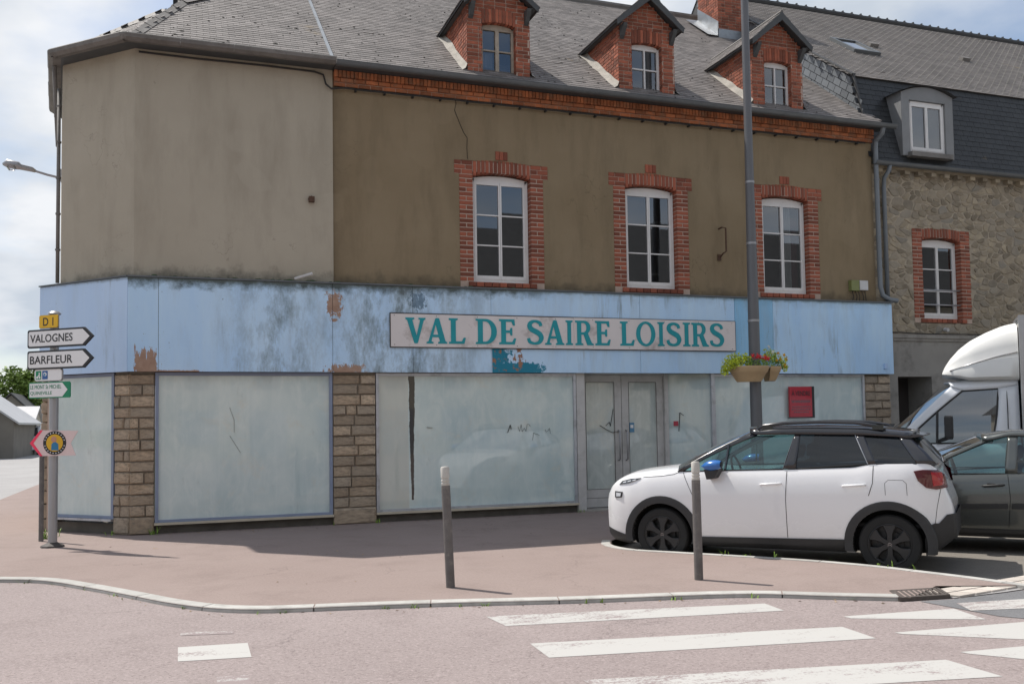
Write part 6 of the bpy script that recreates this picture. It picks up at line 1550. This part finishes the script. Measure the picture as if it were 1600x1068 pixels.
# fairing over the cab
q = MB(); rows = []
ztab = [(1.84, 2.52), (1.88, 2.62), (1.97, 2.76), (2.12, 2.93), (2.30, 3.07), (2.55, 3.20), (2.8, 3.30), (3.0, 3.34)]; btab = [(1.84, 2.49), (1.95, 2.46), (2.1, 2.43), (2.25, 2.38), (3.0, 2.36)]; wtab = [(1.84, .72), (1.90, .84), (2.0, .90), (2.3, .96), (3.0, .99)]
for i in range(22):
    x = 1.84+(3.0-1.84)*(i/21)**1.5; zt_, zb_, w_ = interp(ztab, x), interp(btab, x), interp(wtab, x)
    h = zt_-zb_; pr = [(0, zb_), (-w_*.93, zb_), (-w_, zb_+h*.06), (-w_*1.0, zb_+h*.36), (-w_*.985, zb_+h*.40), (-w_*.97, zb_+h*.60), (-w_*.93, zb_+h*.80), (-w_*.82, zb_+h*.93), (-w_*.5, zt_-h*.0), (0, zt_)]
    pr += [(-a, b_) for a, b_ in reversed(pr[1:-1])]; rows.append([(x, a, b_) for a, b_ in pr])
q.grid(rows, close=True); q.add(rows[0], [tuple(range(len(rows[0])))]); q.build('roof_fairing', 'van_fairing', vn, smooth=True, auto=50)
q = MB()
for s_ in (-1, 1): q.tube([(1.96, s_*.885, 2.54), (2.3, s_*.955, 2.65), (2.65, s_*.972, 2.75), (2.99, s_*.985, 2.82)], .010, 6)
q.build('fairing_seam', 'alu_trim', vn, smooth=True)
q = MB(); q.box(3.04, 6.6, -1.05, 1.05, .95, 3.40); q.build('cargo_box', 'van_fairing', vn, bevel=.01)
q = MB()
for s_ in (-1, 1): q.box(3.01, 3.10, s_*1.045-.02, s_*1.045+.02, .93, 3.42); q.box(3.10, 6.6, s_*1.045-.018, s_*1.045+.018, 3.34, 3.415)
q.box(3.01, 3.10, -1.02, 1.02, 3.38, 3.42); q.build('box_edge', 'alu_trim', vn, bevel=.005)
q = MB(); q.box(3.0, 7.0, -.45, .45, .55, .85); q.build('chassis', 'plastic_black', vn)
for s_ in (-1, 1):
    q = MB(); q.lathe([(.20, s_*.98), (.33, s_*.98), (.34, s_*.95), (.34, s_*.76), (.2, s_*.76)], (5.2, 0, .34), 'Y', 32); q.build('wheel', 'rubber', vn, smooth=True, auto=35)

# ------------------------------------------------------------------ street furniture
def bollard(x, y, label, lean):
    b_ = thing('bollard', label, 'bollard', (x, y, 0), 0, 'bollards on the pavement'); b_.rotation_euler = (0, lean, 0)
    q = MB(); q.lathe([(.045, -.1), (.045, 1.02), (.001, 1.02)], n=20); q.build('post', 'bollard_grey', b_, smooth=True, auto=40)
    q = MB(); q.lathe([(.039, 1.02), (.043, 1.03), (.043, 1.045), (.037, 1.048), (.037, 1.06), (.043, 1.064), (.043, 1.078), (.037, 1.082), (.037, 1.095), (.044, 1.10), (.044, 1.195), (.036, 1.21), (.001, 1.213)], n=20); q.build('cap', 'bollard_white', b_, smooth=True, auto=40)
    return b_
bollard(3.257, -6.552, 'grey bollard with white cap in front of the middle shop window', -.038)
bollard(5.726, -7.194, 'grey bollard with white cap in front of the white car', -.006)
# lamp post
LPX, LPY = 10.255, -1.65
lp = thing('lamp_post', 'tall grey street lamp post rising behind the white car past the roof edge', 'lamp post', (LPX, LPY, 0))
q = MB(); q.lathe([(.15, -.2), (.15, .02), (.104, .03), (.104, 1.0), (.098, 3.4), (.074, 6.2), (.064, 9.9), (.001, 9.9)], n=24); q.build('post', 'lamp_grey', lp, smooth=True, auto=40)
for z, r_ in ((3.37, .104), (4.75, .092), (5.85, .083)):
    q = MB(); q.lathe([(r_-.02, z-.02), (r_, z-.02), (r_, z+.02), (r_-.02, z+.02)], n=24); q.build('strap', 'steel_grey', lp, smooth=True, auto=40)
q = MB(); q.tube([(0, 0, 9.8), (.0, -.3, 10.1), (0, -1.2, 10.3)], .04, 8); q.build('arm', 'lamp_grey', lp, smooth=True)
q = MB(); q.lathe([(.001, .06), (.14, .04), (.18, -.02), (.15, -.06), (.001, -.07)], (0, -1.3, 10.28), n=16); q.build('lamp_head', 'lamp_grey', lp, smooth=True)
# flower baskets: half-round troughs hugging the post
def basket(ang, label, seed, off):
    r_ = random.Random(seed); c0 = Vector((LPX, LPY, 2.28))
    bk = thing('flower_basket', label, 'flower basket', c0+Vector(off), ang, 'flower baskets on the lamp post')
    n_ = 16; prof = [(.24, .0), (.27, .03), (.36, .16), (.385, .175), (.40, .22), (.425, .25), (.425, .275), (.40, .275), (.37, .22)]
    rows = [[(p*.82*math.cos(a), p*math.sin(a), z) for a in [-math.pi/2+math.pi*k/n_ for k in range(n_+1)]] for p, z in prof]
    q = MB(); q.grid(rows); q.add(rows[0], [tuple(range(n_+1))]); q.add([rw[0] for rw in rows], [tuple(range(len(rows)))]); q.add([rw[-1] for rw in rows], [tuple(range(len(rows)))])
    q.build('trough', 'terracotta', bk, smooth=True, auto=45)
    q = MB(); q.add([(p[0]*.95, p[1]*.95, .25) for p in rows[6]], [tuple(range(n_+1))]); q.build('soil', 'soil', bk)
    return bk, r_
def leaves(parent, name, mat, blobs, n_, size, r_, kind=True):
    q = MB()
    for k in range(n_):
        bx_, by_, bz_, br_ = r_.choice(blobs)
        v = Vector((r_.gauss(0, 1), r_.gauss(0, 1), r_.gauss(0, 1))).normalized()*br_*(r_.random()**.45); p = Vector((bx_, by_, bz_))+v
        a = Vector((r_.gauss(0, 1), r_.gauss(0, 1), r_.gauss(0, .6))).normalized(); b_ = a.cross(Vector((r_.gauss(0, 1), r_.gauss(0, 1), r_.gauss(0, 1)))).normalized(); s_ = size*r_.uniform(.6, 1.3)
        q.add([p-a*s_, p+b_*s_*.45, p+a*s_, p-b_*s_*.45], [(0, 1, 2, 3)], r_.random())
    o = q.build(name, mat, parent, fix=False); return tag(o, kind='stuff') if kind else o
for ang, label, seed, light, off in ((R(-108), 'left flower basket on the lamp post with trailing lime foliage and red blooms', 3, True, (-.235, -.15, 0)), (R(-22), 'right flower basket on the lamp post with yellow and white blooms', 5, False, (.21, -.04, .02))):
    bk, r_ = basket(ang, label, seed, off)
    bk.scale = (.86, .86, .98) if light else (.74, .74, .9)
    if light:
        leaves(bk, 'trailing_foliage', 'leaf_lime', [(.12, -.22, .38, .14), (.16, -.36, .37, .15), (.2, -.48, .30, .13), (.18, -.52, .20, .10), (.12, -.08, .39, .12), (.2, -.30, .32, .12)], 950, .030, r_)
        leaves(bk, 'foliage', 'leaf_green', [(.12, .05, .34, .11), (.14, .2, .33, .11), (.12, .30, .33, .10), (.2, -.02, .31, .1)], 300, .022, r_)
        blo = [(.16, .06, .45, .06), (.2, .13, .44, .065), (.16, .2, .43, .06), (.2, .28, .42, .055), (.18, .36, .40, .05)]; cols = ['petal_red']*5
    else:
        leaves(bk, 'foliage', 'leaf_lime', [(.0, .0, .42, .15), (.12, -.05, .44, .15), (.25, .0, .44, .14), (.38, -.05, .40, .12), (.02, .05, .54, .11), (.15, .02, .56, .10), (.42, .05, .32, .10), (.45, -.05, .24, .08)], 520, .026, r_)
        leaves(bk, 'dark_foliage', 'leaf_green', [(.0, .0, .36, .15), (.14, -.1, .38, .15), (.25, .1, .38, .14), (.36, .0, .33, .12)], 420, .026, r_)
        blo = [(.06, -.05, .67, .035), (.14, -.1, .56, .035), (.40, -.1, .50, .035), (.46, -.08, .42, .035), (.30, -.15, .42, .03), (.2, -.2, .40, .03), (.42, -.1, .30, .035), (-.08, -.15, .42, .045), (.26, -.12, .54, .03)]
        cols = ['petal_white', 'petal_white', 'petal_yellow', 'petal_yellow', 'petal_yellow', 'petal_yellow', 'petal_yellow', 'petal_red', 'petal_yellow']
    for (bx_, by_, bz_, br_), cm in zip(blo, cols):
        q = MB()
        for k in range(26):
            v = Vector((r_.gauss(0, 1), r_.gauss(0, 1), r_.gauss(0, 1))).normalized()*br_*r_.uniform(.4, 1); a = Vector((r_.gauss(0, 1), r_.gauss(0, 1), r_.gauss(0, 1))).normalized(); b_ = a.cross(v.normalized()); s_ = .018
            p = Vector((bx_, by_, bz_))+v; q.add([p-a*s_, p+b_*s_, p+a*s_, p-b_*s_], [(0, 1, 2, 3)])
        q.build('blossom', cm, bk, fix=False)
# direction sign
sp = thing('direction_sign', 'grey post carrying the D1, Valognes and Barfleur direction signs at the corner', 'sign post', (-.996, -1.127, 0))
q = MB(); q.lathe([(.060, -.1), (.060, 3.26), (.001, 3.26)], n=18); q.build('post', 'steel_grey', sp, smooth=True, auto=40)
q = MB(); q.lathe([(.062, 3.26), (.085, 3.27), (.085, 3.285), (.06, 3.31), (.001, 3.325)], n=18); q.build('cap', 'steel_grey', sp, smooth=True, auto=40)
q = MB(); q.lathe([(.16, 0), (.15, .025), (.09, .05), (.06, .07)], n=10); q.build('mortar_collar', 'iron_dark', sp)
SA = R(-40); su = Vector((math.cos(SA), math.sin(SA), 0)); sn = Vector((math.sin(SA), -math.cos(SA), 0)); sz = Vector((0, 0, 1))
def plate(parent, poly, mat, off, th, name, o_=Vector((0, 0, 0))):
    q = MB(); q.prism(poly, lambda a, z: tuple(o_+su*a+sz*z+sn*off), lambda a, z: tuple(o_+su*a+sz*z+sn*(off+th))); return q.build(name, mat, parent)
def rrect(a0, a1, z0, z1, r_=.02):
    out = []
    for cx, cz, s_ in ((a1-r_, z1-r_, 0), (a0+r_, z1-r_, 90), (a0+r_, z0+r_, 180), (a1-r_, z0+r_, 270)):
        out += [(cx+r_*math.cos(R(s_+t)), cz+r_*math.sin(R(s_+t))) for t in (0, 30, 60, 90)]
    return out
def arrow(a0, a1, z0, z1, tip): m_ = (z0+z1)/2; return [(a0+.02, z0), (a1, z0), (tip, m_), (a1, z1), (a0+.02, z1), (a0, z1-.02), (a0, z0+.02)]
p = plate(sp, rrect(-.20, .14, 3.075, 3.255), 'sign_yellow', .062, .02, 'plate'); text('D 1', 'sign_black', p, Vector((-.125, 0, 3.105)).x*su+sz*3.105+sn*.082, su, sz, .115, .19, bold=.01)
plate(p, rrect(-.205, .145, 3.07, 3.26), 'sign_back', .056, .012, 'rim')
for z0, z1, word, w_ in ((2.795, 3.055, 'VALOGNES', .78), (2.49, 2.755, 'BARFLEUR', .78)):
    p = plate(sp, arrow(-.40, .63, z0, z1, .79), 'sign_black', .060, .035, 'plate'); plate(p, arrow(-.378, .61, z0+.025, z1-.025, .735), 'sign_white', .0955, .002, 'face')
    text(word, 'sign_black', p, su*-.345+sz*(z0+.075)+sn*.0985, su, sz, .115, w_, bold=.012)
p = plate(sp, rrect(-.275, .22, 2.33, 2.49, .035), 'sign_white', .062, .02, 'plate'); plate(p, rrect(-.285, .23, 2.32, 2.50, .04), 'sign_back', .054, .014, 'rim')
for a0, m_ in ((-.25, 'sign_green'), (-.13, 'sign_blue')):
    f_ = plate(p, rrect(a0, a0+.10, 2.35, 2.47, .008), m_, .083, .002, 'symbol')
    if m_ == 'sign_green':
        for zz in (2.375, 2.375):
            pass
        for cx in (a0+.028, a0+.072): plate(p, [(cx+.018*math.cos(t), 2.378+.018*math.sin(t)) for t in [2*math.pi*k/10 for k in range(10)]], 'sign_white', .0855, .001, 'symbol_mark')
        plate(p, [(a0+.03, 2.39), (a0+.06, 2.42), (a0+.055, 2.45), (a0+.075, 2.445), (a0+.075, 2.40), (a0+.05, 2.39)], 'sign_white', .0858, .001, 'symbol_mark')
    else: plate(p, [(a0+.05+.032*math.cos(t), 2.42+.028*math.sin(t)) for t in [2*math.pi*k/14 for k in range(14)]], 'sign_white', .0855, .001, 'symbol_mark'); plate(p, [(a0+.045+.02*math.cos(t), 2.415+.02*math.sin(t)) for t in [2*math.pi*k/14 for k in range(14)]], 'sticker_blue', .0868, .001, 'symbol_mark')
p = plate(sp, arrow(-.38, .20, 2.085, 2.31, .30)[:2]+[(.355, 2.085), (.375, 2.10), (.375, 2.29), (.355, 2.31)]+[(-.36, 2.31), (-.38, 2.29), (-.38, 2.105)], 'sign_green', .062, .02, 'plate')
plate(p, [(-.365, 2.10), (.24, 2.10), (.335, 2.197), (.24, 2.295), (-.365, 2.295)], 'sign_white', .083, .002, 'face')
text('LE MONT St MICHEL', 'sign_green', p, su*-.345+sz*2.215+sn*.0865, su, sz, .056, .57, bold=.0); text('QUINEVILLE', 'sign_green', p, su*-.345+sz*2.125+sn*.0865, su, sz, .056, .40, bold=.0)
# pink event arrow on its own thin post
SA = R(-14); su = Vector((math.cos(SA), math.sin(SA), 0)); sn = Vector((math.sin(SA), -math.cos(SA), 0))
tp_ = thing('thin_post', 'short thin grey post just behind the direction sign post', 'post', (-1.247, -.304, 0))
pk = thing('event_arrow', 'pale pink arrow board with hot pink tip and round yellow emblem on sign post', 'sign', Vector((-.996, -1.127, 0))-su*.165+sn*.04)
q = MB(); q.lathe([(.034, -.1), (.034, 1.62), (.001, 1.62)], n=14); q.build('post', 'bollard_grey', tp_, smooth=True, auto=40); q = MB(); q.lathe([(.036, 1.60), (.036, 1.63), (.001, 1.64)], n=14); q.build('cap', 'plastic_black', tp_, smooth=True, auto=40)
p = plate(pk, [(-.115, 1.455), (.03, 1.275), (.50, 1.275), (.43, 1.45), (.53, 1.62), (.03, 1.635)], 'pink_paper', .036, .012, 'board')
for z1 in (1.275, 1.635): plate(p, [(-.118, 1.455), (.02, z1), (.055, z1), (-.07, 1.455)] if z1 > 1.4 else [(-.118, 1.455), (-.07, 1.455), (.055, z1), (.02, z1)], 'pink_hot', .049, .002, 'stripe')
circ = lambda r_, cx=.215, cz=1.455, kz=1.08: [(cx+r_*math.cos(2*math.pi*k/28), cz+r_*kz*math.sin(2*math.pi*k/28)) for k in range(28)]
plate(p, circ(.155), 'sign_black', .049, .003, 'emblem_ring'); plate(p, circ(.112), 'emblem_yellow', .0525, .002, 'emblem')
plate(p, [(.17, 1.355), (.27, 1.35), (.265, 1.44), (.215, 1.48), (.175, 1.44)], 'emblem_blue', .055, .001, 'emblem_mark'); plate(p, circ(.038, .205, 1.505), 'emblem_skin', .0552, .001, 'emblem_mark')
for k in range(22):
    a = 2*math.pi*k/22
    if k % 11 in (0,): continue
    plate(p, [(.215+.134*math.cos(a)+dx, 1.455+.144*math.sin(a)+dz) for dx, dz in ((-.007, -.007), (.007, -.006), (.005, .008), (-.006, .007))], 'sign_white', .0525, .001, 'ring_mark')
# wall lamp on the side street
wl0 = cL+u3*1.6+Vector((0, 0, 6.22)); wl = thing('wall_lamp', 'street lamp with clear bowl on an arm from the left wall', 'street lamp', wl0)
ld = Vector((-1, .02, 0))
q = MB(); q.box(-.03, .03, -.1, .1, -.12, .10); q.tube([(0, 0, -.05), (-.25, 0, .0), (-.50, .01, .07)], .022, 8); q.build('arm', 'steel_grey', wl, smooth=True, auto=40)
q = MB(); q.tube([(-.44, .01, .05), (-.50, .01, .08), (-.68, .01, .11), (-.72, .01, .13), (-.90, .01, .16), (-.97, .01, .14)], [.025, .045, .05, .07, .075, .02], 14); q.build('housing', 'steel_grey', wl, smooth=True)
q = MB(); q.lathe([(.001, -.10), (.05, -.085), (.085, -.04), (.09, .0)], (-.82, .01, .12), n=16); q.build('bowl', 'glass_clear', wl, smooth=True)

# ------------------------------------------------------------------ far end of the side street
def far_house(name, label, x, y, w_, d_, h, rh, rz, wall, roofm, ridge_along_x=True):
    H = thing(name, label, 'house', (x, y, -.05), rz)
    q = MB(); q.box(0, w_, 0, d_, -.1, h)
    if ridge_along_x: q.prism([(0, h), (d_, h), (d_/2, h+rh)], lambda a, z: (.0, a, z), lambda a, z: (w_, a, z))
    else: q.prism([(0, h), (w_, h), (w_/2, h+rh)], lambda a, z: (a, 0, z), lambda a, z: (a, d_, z))
    q.build('wall', wall, H)
    for s_ in (-1, 1):
        q = MB()
        if ridge_along_x:
            e_ = -.3 if s_ < 0 else d_+.3; ez = h-.3*rh/(d_/2); q.add([(-.2, e_, ez), (w_+.2, e_, ez), (w_+.2, d_/2, h+rh+.08), (-.2, d_/2, h+rh+.08), (-.2, e_, ez+.12), (w_+.2, e_, ez+.12), (w_+.2, d_/2, h+rh+.2), (-.2, d_/2, h+rh+.2)], [(0, 1, 2, 3), (4, 5, 6, 7), (0, 1, 5, 4), (0, 3, 7, 4), (1, 2, 6, 5)])
        else:
            e_ = -.3 if s_ < 0 else w_+.3; ez = h-.3*rh/(w_/2); q.add([(e_, -.2, ez), (e_, d_+.2, ez), (w_/2, d_+.2, h+rh+.08), (w_/2, -.2, h+rh+.08), (e_, -.2, ez+.12), (e_, d_+.2, ez+.12), (w_/2, d_+.2, h+rh+.2), (w_/2, -.2, h+rh+.2)], [(0, 1, 2, 3), (4, 5, 6, 7), (0, 1, 5, 4), (0, 3, 7, 4), (1, 2, 6, 5)])
        q.build('roof', roofm, H)
    for k in range(max(1, int(w_/2.4))):
        q = MB(); xx = .8+k*2.4; q.box(xx, xx+.9, -.03, .05, .9 if k else 0, 2.0); q.build('window' if k else 'door', 'iron_dark', H)
    return H
far_house('grey_barn', 'low grey stone barn with pale sheet roof at the far left edge', -14.6, 45, 6.1, 9, 2.2, 2.2, 0, 'far_wall', 'far_roof', False)
far_house('street_house', 'small cream house with pale roof down the side street', -12.8, 58, 3.4, 6, 1.9, 1.3, 0, 'far_wall_light', 'far_roof')
far_house('slate_cottage', 'low cottage with grey slate roof slope behind the cream house', -14.4, 66, 5.0, 12, 2.0, 2.4, 0, 'far_wall', 'slate_board', False)
fv = thing('parked_van', 'small white van parked far down the side street', 'van', (-8.9, 52.0, -.05), R(96))
q = MB(); prof = [(0, .35), (0, .8), (.1, 1.0), (.8, 1.2), (1.4, 1.8), (1.8, 1.95), (4.2, 1.95), (4.35, 1.6), (4.4, .35)]
q.prism(prof, lambda x, z: (x, -.85, z), lambda x, z: (x, .85, z)); q.build('body', 'van_white', fv, bevel=.05)
q = MB(); q.add([(.86, -.75, 1.22), (.86, .75, 1.22), (1.39, .68, 1.78), (1.39, -.68, 1.78)], [(0, 1, 2, 3)])
for v in range(len(q.v)): q.v[v] = (q.v[v][0]-.03, q.v[v][1], q.v[v][2]+.03)
q.build('windscreen', 'lamp_glass', fv, fix=False)
for s_ in (-1, 1):
    q = MB(); q.prism([(1.3, 1.2), (2.4, 1.2), (2.4, 1.7), (1.6, 1.7)], lambda x, z: (x, s_*.84, z), lambda x, z: (x, s_*.87, z)); q.build('side_window', 'lamp_glass', fv)
    for wx in (.8, 3.5): q = MB(); q.lathe([(.001, s_*.87), (.3, s_*.87), (.3, s_*.65)], (wx, 0, .3), 'Y', 20); q.build('wheel', 'rubber', fv)
    q = MB(); q.box(-.02, .12, s_*.6-.14, s_*.6+.14, .7, .88); q.build('headlight', 'lamp_bright', fv)
def tree(x, y, h, r_, label, seed):
    T = thing('tree', label, 'tree', (x, y, -.1), 0, 'trees down the side street'); rr = random.Random(seed)
    q = MB(); q.tube([(0, 0, 0), (.1, 0, h*.3), (-.05, .1, h*.6)], [.28, .2, .1], 8)
    blobs = []
    for k in range(14):
        a = rr.uniform(0, 2*math.pi); d_ = r_*rr.uniform(.2, .8); z = h*rr.uniform(.42, .92); b_ = r_*rr.uniform(.25, .42)*(1.1-.5*abs(z/h-.6)); p_ = (d_*math.cos(a)*(1.2-z/h*.6), d_*math.sin(a)*(1.2-z/h*.6), z); blobs.append((*p_, b_))
        if k < 6: q.tube([(0, .05, h*.4), (p_[0]*.5, p_[1]*.5, h*.4+(z-h*.4)*.6), p_], [.1, .06, .02], 6)
    q.build('trunk', 'bark', T, smooth=True); leaves(T, 'crown', 'tree_leaf', blobs, 5200, .20, rr); return T
tree(-12.6, 74, 7.0, 3.2, 'leafy green tree rising behind the cottage roofs', 1); tree(-17.6, 84, 6.4, 2.8, 'rounder green tree at the left edge behind the barn', 2); tree(-11.6, 88, 6.2, 2.6, 'smaller green tree next to the corner building edge', 4)
# terrace across the road, behind the camera: what the shop glass and upper windows mirror
OP = thing('opposite_terrace', 'cream rendered terrace across the road, behind the viewer', 'building', (-14, -34, -.05))
q = MB(); q.box(0, 90, -8, 0, -.1, 9.0); q.prism([(-8, 9.0), (0, 9.0), (-4, 14.0)], lambda a, z: (0, a, z), lambda a, z: (90, a, z)); q.build('wall', 'cream_wall', OP)
q = MB(); q.add([(-.3, .4, 8.6), (90.3, .4, 8.6), (90.3, -4, 14.15), (-.3, -4, 14.15)], [(0, 1, 2, 3)]); q.add([(-.3, -8.4, 8.6), (90.3, -8.4, 8.6), (90.3, -4, 14.15), (-.3, -4, 14.15)], [(0, 1, 2, 3)]); q.build('roof', 'slate_board', OP, fix=False)
for k in range(26):
    q = MB(); q.box(1.2+k*3.4, 2.4+k*3.4, -.02, .03, 3.6, 5.4); q.build('window', 'iron_dark', OP); q = MB(); q.box(1.0+k*3.4, 2.8+k*3.4, -.02, .03, .1 if k % 2 else .8, 2.5); q.build('shop_front' if k % 2 else 'window', 'shutter', OP)

# ------------------------------------------------------------------ weeds and litter at the foot of walls and along the kerb
def tufts(name, label, spots, mat='leaf_green'):
    q = MB(); rr = random.Random(11)
    for (x, y, z, n_, h) in spots:
        for k in range(n_):
            a = rr.uniform(0, 6.28); l_ = h*rr.uniform(.5, 1.2); d = Vector((math.cos(a), math.sin(a), 0)); p = Vector((x+rr.gauss(0, .03), y+rr.gauss(0, .02), z)); w_ = Vector((-d.y, d.x, 0))*.006
            q.add([p-w_, p+w_, p+d*l_*.35+Vector((0, 0, l_*.7))+w_*.7, p+d*l_*.35+Vector((0, 0, l_*.7))-w_*.7, p+d*l_*.8+Vector((0, 0, l_*.95))], [(0, 1, 2, 3), (3, 2, 4)], rr.random())
    o = q.build(name, mat, fix=False); return tag(o, label, 'weeds', None, 'stuff')
sp_ = [(.30, -.17, 0, 16, .14), (.27, -.18, 0, 6, .10), (-1.22, -.02, 0, 30, .14), (-1.15, .25, 0, 20, .12), (3.80, -.17, 0, 10, .08), (3.06, -.18, 0, 6, .06), (7.5, -.16, 0, 6, .06), (-.30, .05, 0, 8, .06)]
for k in range(26):
    p = FL[rng.randrange(28, len(FL)-4)]; sp_.append((p.x, p.y-.01, -.034, rng.randrange(3, 9), rng.uniform(.025, .06)))
for k in range(12):
    p = PL[rng.randrange(10, len(PL)-2)]; sp_.append((p.x, p.y+.01, 0, rng.randrange(2, 6), rng.uniform(.03, .07)))
tufts('weeds', 'small green weeds growing along the kerb and at the foot of the walls', sp_)
q = MB(); rr = random.Random(5)
for k in range(150):
    t = rr.random()
    if t < .45: x = rr.uniform(.3, 8); y = -.2-abs(rr.gauss(0, .25)); z = .003
    elif t < .8:
        p = FL[rr.randrange(20, len(FL)-2)]; x, y, z = p.x+rr.gauss(0, .05), p.y-abs(rr.gauss(.02, .10)), -.031
    else: x = rr.uniform(-1, 6); y = rr.uniform(-6, -1); z = .003
    if z > 0 and y < -3.5 and x < 1.5: continue
    a = rr.uniform(0, 3.14); l_ = rr.uniform(.008, .024); d = Vector((math.cos(a), math.sin(a), 0))*l_; e_ = Vector((-d.y, d.x, 0))*.5
    p = Vector((x, y, z)); q.add([p-d, p+e_+Vector((0, 0, .006)), p+d, p-e_+Vector((0, 0, .002))], [(0, 1, 2, 3)], rr.random())
plain('litter', (.26, .18, .09), .8, .3, 20, attr=.7)
tag(q.build('leaf_litter', 'litter', fix=False), 'scattered dry leaf litter and grit on pavement and gutter', 'litter', None, 'stuff')
